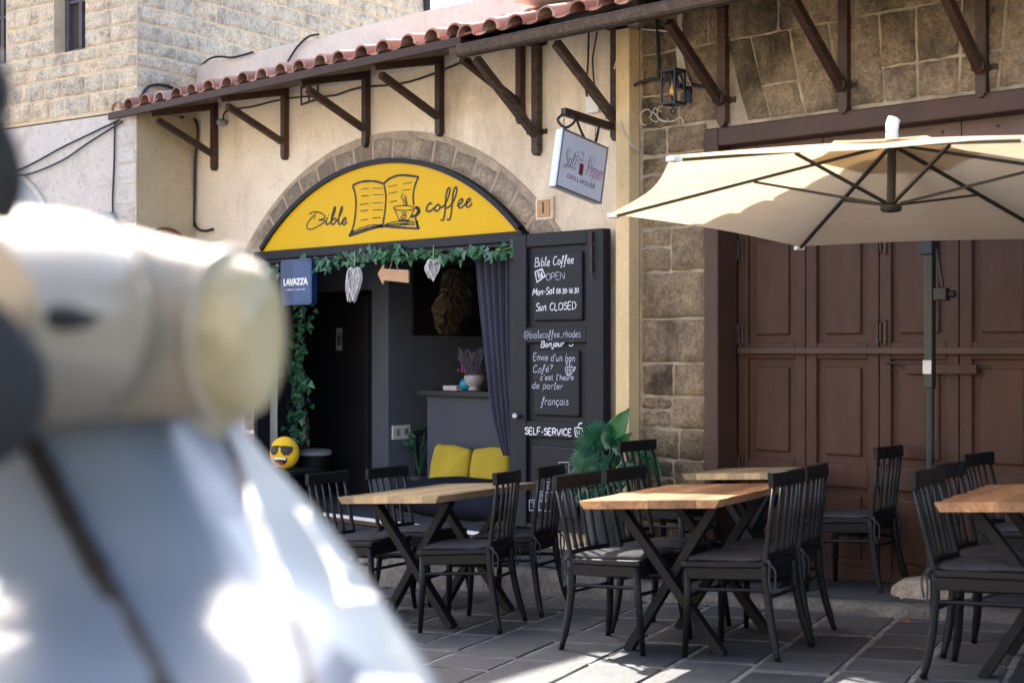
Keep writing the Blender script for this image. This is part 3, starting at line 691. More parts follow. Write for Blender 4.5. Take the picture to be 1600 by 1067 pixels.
el = [(888 + 90*math.cos(t_*.3927), 360 + 21*math.sin(t_*.3927)) for t_ in range(17)]
strokes_px(mb, [el, [(808,370),(828,420),(848,466)],[(925,470),(950,425),(978,368)],[(885,400),(868,445)],[(870,402),(900,398),(905,415),(880,424)],[(880,424),(905,428),(900,446),(868,448),(860,430)],
  [(885,235),(866,268),(886,305),(888,345)],[(900,250),(890,280),(905,310),(905,345)],[(912,262),(905,290),(914,315),(912,340)],
  [(450,562),(520,530),(600,508),(700,503)],[(455,572),(540,540),(620,520),(700,510)],[(440,590),(540,548),(700,516)],[(720,503),(790,482),(870,472),(982,476)],[(720,506),(800,498),(880,492),(985,490)],[(725,510),(820,510),(900,505),(985,505)],[(840,488),(860,500),(880,492),(900,500),(930,494)]], SY, .0085, sc, ox, oy)
for x0, y0, x1, y1, wv in ((520,198,585,190,3),(618,190,705,190,2),(520,258,582,252,8),(618,244,708,246,3),(510,330,582,322,8),(618,315,705,315,3),(512,386,582,378,8),(618,376,705,376,7),(515,466,580,456,8),(615,446,688,442,8),(755,178,830,160,3),(882,152,960,140,3),(752,236,832,220,4),(872,208,950,200,3),(765,308,832,298,8)):
    strokes_px(mb, [[(x0 + (x1-x0)*i/9, y0 + (y1-y0)*i/9 + wv*(.5 if i % 2 else -.5)) for i in range(10)]], SY, .0055, sc, ox, oy, 3)
mb.build('fine_drawing', m_ink, sign)

# ================================================================== sandstone house with brown doors
shop = thing('sandstone_building', 'weathered brown sandstone house front with a wide brown folding door', 'building', (-3.8, 7.5, 0))
GX0, GX1, GZ1 = -5.40, -2.25, 2.97
mb = MB(); mb.prism([(-5.97,-.4),(-5.97,6.2),(2,6.2),(2,-.4),(GX1,-.4),(GX1,GZ1),(GX0,GZ1),(GX0,-.4)], 7.5, 7.95); mb.build('wall', m_oldmort, shop)
mb = MB()
z = .1
while z < 2.95:
    h = random.uniform(.2, .31); h = min(h, 3.02 - z)
    c = -5.96 + random.uniform(.2, .34)
    if random.random() < .2: block(mb, fA, [(-5.94,z),(GX0,z),(GX0,z+h),(-5.94,z+h)], .016, .007)
    else:
        if random.random() < .35:
            k = random.uniform(.4,.6); block(mb, fA, [(-5.94,z),(c,z),(c,z+h*k),(-5.94,z+h*k)], .014, .010); block(mb, fA, [(-5.94,z+h*k),(c,z+h*k),(c,z+h),(-5.94,z+h)], .014, .010)
        else: block(mb, fA, [(-5.94,z),(c,z),(c,z+h),(-5.94,z+h)], .014, .009)
        if GX0 - c > .3 and random.random() < .4:
            d = c + (GX0-c)*random.uniform(.5,.75); block(mb, fA, [(c,z),(d,z),(d,z+h),(c,z+h)], .016, .007); block(mb, fA, [(d,z),(GX0,z),(GX0,z+h),(d,z+h)], .016, .007)
        else: block(mb, fA, [(c,z),(GX0,z),(GX0,z+h),(c,z+h)], .018, .007)
    z += h
zb = z
stones(mb, fA, -5.94, -5.3, zb, 3.52, (.2,.27), (.25,.4), (), .016, .007)
e0 = -5.3
tops = [-5.3 + .27*i + random.uniform(-.05,.05) for i in range(13)]
for i in range(12):
    a, b_ = tops[i], tops[i+1]; lean = lambda x: x + .16*max(-1, min(1, (-3.85 - x)/1.3))
    zt = 3.52 + random.uniform(-.03,.03)
    if random.random() < .3: 
        zm = 3.2; 
        block(mb, fA, [(lean(a),GZ1+.02),(lean(b_),GZ1+.02),((lean(b_)+b_)/2,zm),((lean(a)+a)/2,zm)], .012, .006); block(mb, fA, [((lean(a)+a)/2,zm),((lean(b_)+b_)/2,zm),(b_,3.52),(a,3.52)], .012, .006)
    else: block(mb, fA, [(lean(a),GZ1+.02),(lean(b_),GZ1+.02),(b_,3.52),(a,3.52)], .014, .006)
stones(mb, fA, -2.1, 2, .1, 3.52, (.22,.3), (.25,.5), (), .016, .007)
stones(mb, fA, -5.94, 2, 3.52, 6.2, (.26,.36), (.3,.6), (), .018, .007)
mb.build('stonework', m_oldstone, shop, smooth=True)
fr = MB()
for x0, x1, z0, z1 in ((GX0-.005, GX0+.105, .1, GZ1), (GX1-.1, GX1, .1, GZ1), (GX0+.105, GX1-.1, GZ1-.12, GZ1)): fr.box(((x0+x1)/2, 7.57, (z0+z1)/2), (x1-x0, .22, z1-z0))
fr.build('door_frame', m_garfr, shop, bevel=.01)
mb = MB(); mb.box(((GX0+GX1)/2, 7.93, 1.5), (GX1-GX0+.3, .1, 3.2)); mb.build('backing', m_garage, shop)
lb = MB(); 
for i, (a, b_) in enumerate(((GX0+.108,-4.62),(-4.615,-3.72),(-3.715,-3.0),(-2.995,GX1-.103))): lb.box(((a+b_)/2, 7.62, 2.66), (b_-a, .04, .38)); 
lb.build('lintel_board', m_lintel, shop, bevel=.004)
lb = MB()
for i in range(9): lb.lathe((GX0 + .25 + .33*i, 7.597, 2.80), [(.0,-.006),(.008,-.006),(.009,0)], 8, Mx.Rotation(R(-90), 3, 'X'))
lb.build('lintel_screws', m_iron, shop)
lf = .508
for i in range(6):
    x0 = -5.29 + lf*i; x1 = x0 + lf - .005
    d = MB()
    d.box(((x0+x1)/2, 7.72, 1.29), (x1-x0, .04, 2.34))
    st = .075; rails = [(.14,.24),(.72,.86),(1.50,1.60),(2.30,2.46)]
    for a, b_ in ((x0, x0+st), (x1-st, x1)): d.box(((a+b_)/2, 7.69, 1.30), (b_-a, .03, 2.32))
    for a, b_ in rails: d.box(((x0+x1)/2, 7.691, (a+b_)/2), (x1-x0-2*st, .03, b_-a))
    do = d.build('door', m_garage, shop, bevel=.007)
    for (za, zb_) in ((.24,.72),(.86,1.50),(1.60,2.30)):
        q = MB(); q.box(((x0+x1)/2, 7.697, (za+zb_)/2), (x1-x0-2*st-.1, .03, zb_-za-.1)); q.build('raised_panel', m_garage, do, bevel=.012)
    if i % 2 == 0 or i == 0:
        for zc in (.8, 1.66, 2.2):
            hg = MB(); hg.box((x0 - .012, 7.668, zc), (.022, .012, .15)); hg.box((x0 + .04, 7.668, zc), (.022, .012, .15)); hg.lathe((x0+.014, 7.664, zc-.06), [(.009,0),(.009,.12)], 8); hg.build('hinge', m_iron, do, bevel=.003)
mb = MB(); mb.box((-3.78, 7.655, 1.55), (2.98, .04, .042)); mb.build('cross_bar', m_garfr, shop, bevel=.006)
mb = MB(); a, b_ = onw(1415, 577, 7.66), onw(1527, 577, 7.66); mb.bar(a, b_, .03, .055); mb.build('hasp_plate', m_garage, shop, bevel=.004)
mb = MB(); mb.tube([onw(1384, 567, 7.65), onw(1442, 568, 7.65)], .008); mb.build('bolt_rod', m_iron, shop)

# ================================================================== tiled awnings
def tile_run(mb, x0, n, pitch, ye, yw, ze, zw, jit=.006):
    rv_ = pitch * .32; sl_ = (zw - ze) / (yw - ye)
    L = .36; rows = max(2, int(math.ceil((yw - ye) / L)))
    for i in range(n):
        xc = x0 + pitch * i + random.uniform(-jit, jit)*1.6; tw = random.uniform(-.012, .012)
        for r_ in range(rows):
            ya = ye + r_*L - .02 + random.uniform(-.012,.012); yb = min(ya + L + .05, yw + .02); tone = random.random()
            # cover tile (tapered barrel) with real thickness
            P = []
            for (y, k, lift) in ((ya, 1.06, .014), (yb, .90, 0)):
                z = ze + (y - ye)*sl_ + lift + (tw if y == ya else 0)*.5
                P.append([V((xc + (tw if y == ya else 0) + rv_*k*math.cos(R(a)), y, z + .012 + rv_*k*.85*math.sin(R(a)))) for a in range(-8, 189, 14)] + [V((xc + (rv_*k-.016)*math.cos(R(a)), y, z + .012 + (rv_*k-.014)*.85*math.sin(R(a)))) for a in range(188, -9, -14)])
            mb.grid(P, tone, True); m_ = len(P[0]); h = m_//2
            for q in P: mb.add(q, [(j, j+1, m_-2-j, m_-1-j) for j in range(h-1)], tone)
            # pan tile
            xp = xc + pitch/2; P = []; tone = random.random()
            for y, lift in ((ya + .015, .01), (yb, 0)):
                z = ze + (y - ye)*sl_ + lift
                P.append([V((xp + rv_*.86*math.cos(R(a)), y, z + .034 - rv_*.36*math.sin(R(a)))) for a in range(8, 173, 15)] + [V((xp + rv_*.86*math.cos(R(a)), y, z + .020 - rv_*.36*math.sin(R(a)))) for a in range(172, 7, -15)])
            mb.grid(P, tone, True); m_ = len(P[0]); h = m_//2
            for q in P: mb.add(q, [(j, j+1, m_-2-j, m_-1-j) for j in range(h-1)], tone)
def bracket(parent, x, zb, ytip, ztip, zwall, matl, wd=.056, strap=False, dk=.5):
    p = MB(); L = zwall - zb
    p.prism([(x-wd/2, zb+.03),(x-wd/2+.02, zb),(x+wd/2-.02, zb),(x+wd/2, zb+.03),(x+wd/2, zwall),(x-wd/2, zwall)], 7.442, 7.497)
    br = p.build('bracket', matl, parent, bevel=.006)
    q = MB(); q.bar((x, ytip+.06, ztip-.02), (x, 7.448, zb + .15), wd*.9, .052, (1,0,0)); q.build('strut', matl, br, bevel=.005)
    q = MB(); q.bar((x, ytip - .02, ztip + .03), (x, 7.444, zwall - .04), wd*.94, .068); q.build('rafter', matl, br, bevel=.005)
    if strap:
        for zs in (zb+.17, zwall-.12):
            q = MB(); q.box((x, 7.452, zs), (wd+.012, .10, .045)); q.box((x+wd/2+.026, 7.492, zs), (.045, .012, .035)); q.build('iron_strap', m_iron, br, bevel=.003)
aw = thing('tiled_awning', 'long terracotta tiled awning on varnished brown brackets above the yellow sign', 'awning', (-9.1, 7.5, 3.2))
mb = MB(); tile_run(mb, -11.3, 19, .241, 6.75, 7.48, 3.682, 3.86); mb.build('roof_tiles', m_tile, aw, smooth='auto')
mb = MB()
for i in range(5):
    y0 = 6.76 + .146*i; mb.bar((-11.42, y0+.07, 3.658+.232*(y0-6.76)), (-6.90, y0+.07, 3.658+.232*(y0-6.76)), .142, .03, (0,-.232,1))
mb.build('sheathing', m_board, aw)
mb = MB(); mb.box((-9.15, 6.742, 3.648), (4.52, .024, .062)); mb.build('fascia', M('fascia_paint', (.040,.015,.009), .6, .3, 6, .2, stretch=(1,8,8), spec=.3), aw, bevel=.004)
for x, zb in ((-10.84,3.18),(-9.80,3.18),(-8.735,3.18),(-7.877,3.18),(-7.03,3.18)): bracket(aw, x, zb, 6.82, 3.590, 3.80, m_brownwood)
aw2 = thing('old_awning', 'older terracotta tiled awning on dark weathered brackets above the hanging sign', 'awning', (-4, 7.5, 3.0))
mb = MB(); tile_run(mb, -6.80, 28, .245, 6.70, 7.48, 3.645, 3.91, .012); mb.build('roof_tiles', m_tile, aw2, smooth='auto')
mb = MB()
for y0, y1, z in ((6.68,6.80,3.585),(6.80,7.1,3.66),(7.1,7.48,3.76)): mb.box((-3.4, (y0+y1)/2, z + .0), (7.1, y1-y0, .05), Mx.Rotation(R(14), 3, 'X'))
mb.build('sheathing', m_oldwood, aw2)
mb = MB(); mb.box((-3.35, 6.73, 3.575), (7.1, .07, .085)); mb.build('eave_beam', m_oldwood, aw2, bevel=.008)
for x, zb in ((-6.87,2.94),(-6.14,2.97),(-5.26,2.97),(-4.39,2.95),(-3.53,2.94),(-2.66,2.94),(-1.8,2.94)): bracket(aw2, x, zb, 6.80 if x < -6 else 6.84, 3.56, 3.86, m_oldwood if x < -6.5 else m_brownwood if x > -6 else m_oldwood, .064, True)
mb = MB(); P = [onw(812, 28, 7.05), onw(890, 3, 7.05)]
a, b_ = V((-6.62, 6.95, 3.92)), V((-6.0, 6.95, 3.99))
mb.prism([(-6.62,3.90),(-6.62,3.95),(-6.56,3.99),(-5.6,3.99),(-5.6,3.90)], 6.93, 7.4); tag(mb.build('roof_box', m_whitepl, bevel=.012), 'pale plastic box lying on the roof tiles of the older awning', 'box')

# ================================================================== hanging things on the facade
hs = thing('hanging_sign', 'white box sign reading Salt and Pepper Grill House hanging from a wooden arm', 'sign', (-6.1, 7.0, 2.8))
so_ = V((-6.09, 6.87, 2.985)); tl = R(-11)
sa = V((.03, math.cos(tl), math.sin(tl))).normalized(); su = V((0, -sa.z, sa.y)); sn = sa.cross(su)   # along, up, outward (+X)
sp_ = lambda a, b_, d=0: so_ + sa*a + su*(-b_) + sn*d
SW, SH, ST = .445, .385, .06
M3 = Mx((sa, sn, su)).transposed()
mb = MB(); mb.box(sp_(SW/2, SH/2, -ST/2), (SW, ST, SH), M3); mb.build('box', m_signside, hs, bevel=.004)
mb = MB(); mb.box(sp_(SW/2, SH/2, .001), (SW-.022, .004, SH-.022), M3); mb.build('face_panel', m_signface, hs)
mb = MB()
for a0_, b0_, w_, h_ in ((SW/2,.004,SW+.006,.012),(SW/2,SH-.004,SW+.006,.012),(.004,SH/2,.012,SH-.014),(SW-.004,SH/2,.012,SH-.014)): mb.box(sp_(a0_, b0_, .001), (w_, .012, h_), M3)
mb.build('rim', m_alu, hs)
def hsw(mb, s, a, b_, wd, cap, lw, slant=.28):
    st, tot = text_strokes(s, slant, .05)
    for p in st:
        q = smooth_line([(x*wd/tot, y*cap/10, 0) for x, y in p], 4)
        ribbon(mb, [sp_(a + v.x, b_ - v.y, .0045) for v in q], lw, tuple(sn))
mb = MB(); hsw(mb, 'Salt', .045, .235, .115, .105, .004); hsw(mb, 'S', .03, .245, .055, .14, .0022); mb.build('dark_lettering', m_ink, hs)
mb = MB(); hsw(mb, 'Pepper', .270, .235, .155, .105, .004); hsw(mb, 'P', .255, .245, .055, .14, .0022); mb.build('pink_lettering', m_magenta, hs)
mb = MB(); mb.box(sp_(.215, .215, .004), (.036, .003, .075), M3); mb.build('maroon_square', m_maroon, hs)
mb = MB(); hsw(mb, '&', .203, .235, .024, .04, .003, 0); mb.build('ampersand', m_teeth, hs)
textmesh('pink_words', 'GRILL', .043, m_magenta, hs, (sp_(.150, .293, .0035), sa, su), 0, 1.1)
textmesh('dark_words', 'HOUSE', .043, m_ink, hs, (sp_(.292, .293, .0035), sa, su), 0, 1.1)
mb = MB()
for _ in range(16): mb.box(sp_(random.uniform(.165,.235), random.uniform(.09,.165), .004), (.005,.002,.005), M3)
mb.tube([sp_(.175,.20,.005), sp_(.18,.16,.005), sp_(.2,.15,.005), sp_(.225,.16,.005), sp_(.245,.15,.005)], .0012, 4); mb.build('pepper_specks', m_ink, hs)
mb = MB(); mb.bar((-6.14, 7.42, 3.06), (-6.14, 6.93, 3.105), .045, .05); mb.build('arm', m_brownwood, hs, bevel=.004)
mb = MB()
for a in (.05, .36):
    t0 = sp_(a, 0, -.04); y = t0.y
    for k in range(4): mb.tube([t0 + V((0,0,.03*k)), t0 + V((.008,0,.03*k+.018)), t0 + V((0,0,.03*k+.034)), t0 + V((-.008,0,.03*k+.018)), t0 + V((0,0,.03*k))], .0035, 5)
mb.build('chain', m_iron, hs)
mb = MB(); mb.tube(smooth_line([(-6.14,6.95,3.1),(-6.16,6.9,3.05),(-6.13,6.94,3.0),(-6.1,7.0,3.05),(-6.14,6.97,3.12)]), .009, 6); mb.tube(smooth_line([(-6.14,7.05,3.09),(-6.12,7.12,2.95),(-6.12,7.22,2.92),(-6.13,7.28,3.05)]), .009, 6); mb.build('flex', m_cable, hs)

lan = thing('wall_lantern', 'blue black iron wall lantern with a bare bulb on the sandstone wall', 'lantern', tuple(onw(1054, 165, 7.3)))
c = onw(1052, 137, 7.33); hw_, hh = .053, .105
mb = MB()
for dx in (-1,1):
    for dy in (-1,1): mb.box(c + V((dx*hw_, dy*hw_, 0)), (.012,.012,2*hh))
for dz in (-hh, hh):
    for d in (-1,1): mb.box(c + V((0, d*hw_, dz)), (2*hw_+.012,.014,.016)); mb.box(c + V((d*hw_, 0, dz)), (.014,2*hw_+.012,.016))
for sy in (-1,1): mb.tube(smooth_line([c+V((-hw_,sy*hw_,-hh*.6)), c+V((-hw_*.6,sy*hw_,hh*.4)), c+V((0,sy*hw_,hh*.9)), c+V((hw_*.6,sy*hw_,hh*.4)), c+V((hw_,sy*hw_,-hh*.6))]), .005, 6)
for sx in (-1,1): mb.tube(smooth_line([c+V((sx*hw_,-hw_,-hh*.6)), c+V((sx*hw_,-hw_*.6,hh*.4)), c+V((sx*hw_,0,hh*.9)), c+V((sx*hw_,hw_*.6,hh*.4)), c+V((sx*hw_,hw_,-hh*.6))]), .005, 6)
mb.box(c + V((0,0,hh)), (.11,.11,.008)); mb.tube(smooth_line([c+V((0,0,-hh)), c+V((.0,0,-hh-.03)), c+V((.02,0,-hh-.045)), c+V((0,0,-hh-.065)), c+V((-.02,0,-hh-.045)), c+V((0,0,-hh-.03))]), .005, 6)
mb.build('cage', m_lamp, lan)
mb = MB(); mb.box(c + V((0,.11,.02)), (.03,.12,.03)); mb.box(c+V((0,.155,0)), (.06,.02,.16)); mb.build('bracket', m_lamp, lan, bevel=.003)
mb = MB(); mb.lathe(c, [(.004,-.055),(.022,-.045),(.027,-.025),(.020,.0),(.012,.02),(.012,.045)], 14); mb.build('bulb', M('amber_bulb', (.75,.42,.14), .15, .1, 5, 0, coat=.5), lan, smooth=True)

def cable(pts, r, label, mat=m_cable, name='cable', n=6, kind='cable'):
    mb = MB(); mb.tube(smooth_line(pts, 6), r, n); o = mb.build(name, mat, smooth=True); tag(o, label, kind); return o
W = lambda x, y, d=7.47: tuple(onw(x, y, d))
cable([W(303,355),W(304,300),W(305,250),W(309,210),W(306,190),W(296,183),W(283,184,7.3)], .0126, 'black cable running down the inner corner of the rough plaster wall')
cable([W(303,345),W(308,357),W(320,361),W(333,358)], .0119, 'short black cable end bending right at the foot of the rough plaster wall')
cable([W(312,140,7.6),W(313,110,7.6),W(320,98,7.55),W(331,91),W(345,89),W(365,90),W(395,82)], .0105, 'black cable looping over the left end of the pale parapet')
cable([W(434,116),W(445,105),W(455,88),W(466,72),W(482,58),W(498,54)], .0098, 'thin black cable curving up across the pale parapet')
cable([tuple(fL(m_, -.03, z)) for m_, z in ((1.95,3.52),(1.8,3.36),(1.72,3.26),(1.45,3.30),(1.0,3.42),(.6,3.51),(.2,3.60))], .0091, 'upper black cable sagging across the whitewashed wall of the ashlar house')
cable([tuple(fL(m_, -.03, z)) for m_, z in ((1.9,3.38),(1.75,3.24),(1.5,3.21),(1.0,3.30),(.6,3.44),(.15,3.585))], .0084, 'lower black cable sagging across the whitewashed wall of the ashlar house')
cable([tuple(fL(m_, -.02, z)) for m_, z in ((.27,3.6),(.28,3.2),(.30,2.9),(.29,2.66))], .0098, 'short black cable hanging straight down the whitewashed corner')
cable([tuple(fR(m_, -.03, z)) for m_, z in ((.0,3.75),(.12,3.9),(.35,3.93),(.6,3.83),(.75,3.76))], .0126, 'black cable arching over the left end of the tiled awning')
cable([W(349,192),W(350,178),W(360,172),W(395,167),W(430,158),W(470,152),W(520,150),W(560,138),W(640,128),W(735,92)], .008, 'thin black cable strung behind the brackets of the tiled awning')
cable([W(1047,95,7.46),W(1030,120,7.46),W(1027,30,7.46),W(1027,0,7.46)][1:], .012, 'thin black cable dropping down the sandstone wall beside the lantern')
cable([W(975,150,7.42),W(985,137,7.44),W(1010,126,7.46),W(1035,124,7.46),W(1060,128,7.46),W(1090,134,7.46),W(1115,138,7.46)], .011, 'black cable running sideways behind the wall lantern')
cable([W(1003,46,7.46),W(1030,48,7.46),W(1052,50,7.46)], .008, 'short pale cable crossing the sandstone wall above the lantern', m_wire)
cable([W(975,75,7.42),W(966,90,7.42),W(960,108,7.44)], .008, 'pale loose cable beside the ochre corner strip', m_wire)
cable([W(969,190,7.38),W(976,210,7.38),W(988,228,7.38),W(1000,240,7.46)], .005, 'thin pale wire hanging across the ochre corner strip', m_wire)
cable([W(933,50),W(928,80),W(926,100),W(931,160)], .006, 'thin dark wire running down to the white junction box')
cable([W(920,50),W(918,110),W(914,130),W(920,160),W(930,165)], .007, 'dark wire looping beside the white junction box')
mb = MB(); mb.box(onw(928, 164, 7.48), (.115, .05, .115)); tag(mb.build('junction_box', m_whitepl, bevel=.006), 'small white plastic junction box on the cream wall behind the hanging sign', 'junction box')
mb = MB()
for k in range(6):
    p = V(W(1058 + 1.2*k, 60, 7.455 - .004*(k%2)))
    mb.tube(smooth_line([p + V((random.uniform(-.01,.01),0,.5)), p + V((.01,0,.2)), p + V((random.uniform(-.02,.02),0,-.1)), p + V((.03 + .01*k,0,-.32))]), .006, 5)
tag(mb.build('wire_bundle', m_wire), 'bundle of pale wires running down behind the wall lantern', 'wires')
mb = MB()
for k in range(3):
    p = V(W(1010 + 14*k if k < 3 else 1000 + 14*k, 182 + random.uniform(-6,6), 7.44)); r_ = random.uniform(.03,.06)
    mb.tube(smooth_line([p + V((r_*math.cos(R(a)), random.uniform(-.02,.02), r_*math.sin(R(a)))) for a in range(20*k, 300 + 20*k, 45)]), .0035, 5)
mb.tube(smooth_line([W(1020,175,7.44), W(1034,188,7.43), W(1050,190,7.42), W(1064,184,7.42), W(1068,196,7.43)]), .004, 5)
tag(mb.build('loose_wires', m_wire), 'tangle of loose pale wires below the wall lantern', 'wires')
fl = MB(); c = onw(485, 148, 7.36)
for dz in (-.07, .07): fl.tube([c + V((-.12,0,dz)), c + V((.1,0,dz+.02))], .01, 6)
for dx in (-.12,-.02,.1): fl.tube([c + V((dx,0,-.07)), c + V((dx,0,.09))], .008, 6)
fl.box(c + V((0,.05,.1)), (.2,.05,.03)); tag(fl.build('floodlight_cage', m_cable), 'small black wire floodlight cage under the tiled awning', 'light')
mb = MB(); mb.blob(onw(346, 192, 7.44), (.03,.05,.035)); tag(mb.build('cable_fitting', m_greypl, smooth=True), 'small grey cable fitting on the wall under the tiled awning', 'fitting')
# signs on the far left house
og = thing('octagonal_sign', 'grey octagonal sign with a red lower half on the whitewashed wall', 'sign', tuple(fL(.42, 0, 2.4)))
c = V((.40, 2.52)); rr = .29
oc = [(c.x + rr*math.cos(R(22.5 + 45*k)), c.y + rr*math.sin(R(22.5 + 45*k))) for k in range(8)]
mb = MB(); mb.prism(oc, -.07, -.03, f=fL); mb.build('plate', m_greypl, og, bevel=.004)
mb = MB(); mb.prism([(c.x-.26,c.y-.2),(c.x+.26,c.y-.2),(c.x+.255,c.y+.16),(c.x-.24,c.y+.10)], -.076, -.07, f=fL); mb.build('lower_field', M('faded_red_print', (.42,.22,.20), .7, .3, 5, 0), og)
rs_ = thing('round_sign', 'round rusty brown sign on the rough plaster return wall', 'sign', tuple(fR(.36, 0, 2.4)))
mb = MB(); mb.prism([(.30 + .30*math.cos(R(15*k)), 2.36 + .30*math.sin(R(15*k))) for k in range(24)], -.06, -.02, f=fR); mb.build('disc', M('rusty_brown_sign', (.17,.06,.03), .8, .5, 8, .3), rs_, bevel=.006)
mb = MB(); mb.prism([(.30 + .2*math.cos(R(15*k)), 2.36 + .2*math.sin(R(15*k))) for k in range(24)], -.064, -.06, f=fR); mb.build('inner_disc', M('rusty_orange_sign', (.26,.11,.05), .8, .5, 8, .3), rs_)

# ivy garland and what hangs from the transom
def ivy_leaf(mb, p, s, n_, rot):
    a = V(n_).normalized(); x = a.cross(V((0,0,1))); x = x.normalized() if x.length > .01 else V((1,0,0)); y = x.cross(a)
    c_, s_ = math.cos(rot), math.sin(rot); x, y = x*c_ + y*s_, y*c_ - x*s_
    out = [(0,-.15),(.30,-.28),(.48,.05),(.28,.18),(.22,.45),(0,.85),(-.22,.45),(-.28,.18),(-.48,.05),(-.30,-.28)]
    vs = [p + (x*u + y*v_)*s + a*s*(.12*abs(u) - .1*v_*v_) for u, v_ in out] + [p + y*s*.1 - a*.05*s]
    mb.add(vs, [(i, (i+1)%10, 10) for i in range(10)])
def garland(t, path, spread, cnt, size, nrm=(0,-1,.3)):
    st = MB(); pl = smooth_line(path, 8); st.tube(pl, .006, 5); st.build('vine', m_stem, t)
    A, B = MB(), MB()
    for i in range(cnt):
        p = random.choice(pl) + V((random.gauss(0,spread), random.gauss(0,spread*.7), random.gauss(0,spread) - spread*.4))
        nn = V(nrm) + V((random.gauss(0,.6), random.gauss(0,.4), random.gauss(0,.6)))
        ivy_leaf(A if random.random() < .68 else B, p, random.uniform(.7,1.25)*size, nn, R(180) + random.gauss(0,.8))
    A.build('foliage', m_green, t); B.build('pale_foliage', m_greenl, t)
gv = thing('ivy_garland', 'artificial ivy garland draped along the dark transom under the yellow sign', 'garland', (-8.55, 7.38, 2.2))
gp = [W(x, y, 7.37) for x, y in ((424,428),(438,420),(455,413),(480,409),(505,412),(530,405),(556,400),(585,397),(610,393),(640,397),(670,395),(700,399),(730,391),(765,394),(803,386))]
garland(gv, gp, .026, 330, .058)
gv2 = thing('ivy_column', 'ivy garland hanging down inside the left door jamb below the blue sign', 'garland', tuple(onw(465, 700, 7.9)))
garland(gv2, [W(x, y, 7.95) for x, y in ((476,470),(468,520),(462,560),(470,590),(466,625),(462,660),(460,690))], .05, 300, .062)
gv3 = thing('ivy_jamb_trail', 'short ivy trail hanging down the outer left jamb beside the scooter headlamp', 'garland', tuple(onw(428, 520, 7.38)))
garland(gv3, [W(x, y, 7.40) for x, y in ((424,422),(428,450),(434,480),(430,520))], .03, 60, .055)
bs = thing('blue_cafe_sign', 'square blue illuminated panel reading LAVAZZA hanging under the ivy', 'sign', tuple(onw(462, 445, 7.32)))
x0, x1 = onw(438, 445, 7.32).x, onw(487, 445, 7.32).x; z1, z0 = onw(462, 405, 7.32).z, onw(462, 477, 7.32).z
def rrect(x0, x1, z0, z1, r_): return [(cx + r_*math.cos(R(a)), cz + r_*math.sin(R(a))) for cx, cz, s_ in ((x1-r_,z0+r_,-90),(x1-r_,z1-r_,0),(x0+r_,z1-r_,90),(x0+r_,z0+r_,180)) for a in range(s_, s_+91, 15)]
mb = MB(); mb.prism(rrect(x0, x1, z0, z1, .035), 7.32, 7.38); mb.build('panel', m_bluesign, bs, bevel=.004)
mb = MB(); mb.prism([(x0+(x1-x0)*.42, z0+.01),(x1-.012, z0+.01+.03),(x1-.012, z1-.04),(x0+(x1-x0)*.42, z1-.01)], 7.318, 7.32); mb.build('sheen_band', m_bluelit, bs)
zc = onw(462, 441, 7.318).z
textmesh('lettering', 'LAVAZZA', .075, m_teeth, bs, (((x0+x1)/2, 7.316, zc), (1,0,0), (0,0,1)), .004, .92, (x1-x0)*.78)
textmesh('small_lettering', 'TORINO, ITALIA, 1895', .02, m_teeth, bs, (((x0+x1)/2, 7.316, zc - .062), (1,0,0), (0,0,1)), 0, 1, (x1-x0)*.62)
def heart(px, py, wdt, hgt, y, yaw, label, name='wicker_heart'):
    c = onw(px, py, y); t = thing(name, label, 'heart', tuple(c), 'wicker hearts hanging from the ivy'); cs, sn_ = math.cos(yaw), math.sin(yaw)
    def P(u, v_, d): x, q = u*wdt, d; return c + V((x*cs - q*sn_, x*sn_ + q*cs, v_*hgt))
    ol = [(.5*math.sin(s)**3 * 1.0, (13*math.cos(s) - 5*math.cos(2*s) - 2*math.cos(3*s) - math.cos(4*s))/29 + .05) for s in [2*math.pi*k/28 for k in range(29)]]
    mb = MB()
    for d in (-.018, 0, .018): mb.tube([P(u*(1-abs(d)*6), v_*(1-abs(d)*4), d) for u, v_ in ol], .007, 5, False)
    mb.build('rim', m_wicker, t)
    mb = MB(); inside = lambda s, k: P(.5*math.sin(s)**3*k, ((13*math.cos(s) - 5*math.cos(2*s) - 2*math.cos(3*s) - math.cos(4*s))/29 + .05)*k, 0)
    for k in range(46):
        a, b_ = random.uniform(0, 6.28), random.uniform(0, 6.28); p, q = inside(a, .96), inside(b_, .96); d = V((-sn_, cs, 0))*random.uniform(-.03,.03)
        mb.tube([p, (p+q)/2 + d, q], .0045, 4, False)
    mb.build('wicker_weave', m_wicker, t)
    mb = MB(); mb.tube([P(0,.3,0), P(0,.62,0) + V((0,0,.08))], .0025, 4); mb.build('cord', m_wire, t)
heart(554, 443, .135, .275, 7.33, .25, 'large white wicker heart hanging left of the wooden arrow')
heart(547, 452, .09, .19, 7.43, -.3, 'small white wicker heart half hidden behind the large heart')
heart(677, 421, .10, .16, 7.33, 1.05, 'small white wicker heart hanging right of the wooden arrow')
heart(672, 423, .07, .11, 7.40, .3, 'smallest white wicker heart behind the right heart')
ar_ = thing('arrow_sign', 'plain wooden arrow pointing left hung on two strings under the ivy', 'sign', tuple(onw(614, 431, 7.35)))
pts = [(590,428),(599,413),(599,420),(638,422),(638,442),(600,438),(598,445)]
mb = MB(); q = [onw(x, y, 7.34) for x, y in pts]; mb.prism([(p.x, p.z) for p in q], 7.34, 7.352); mb.build('arrow', m_card, ar_)
mb = MB(); mb.tube([W(609,420,7.345), W(615,402,7.36), W(622,421,7.345)], .002, 4); mb.build('string', m_wire, ar_)

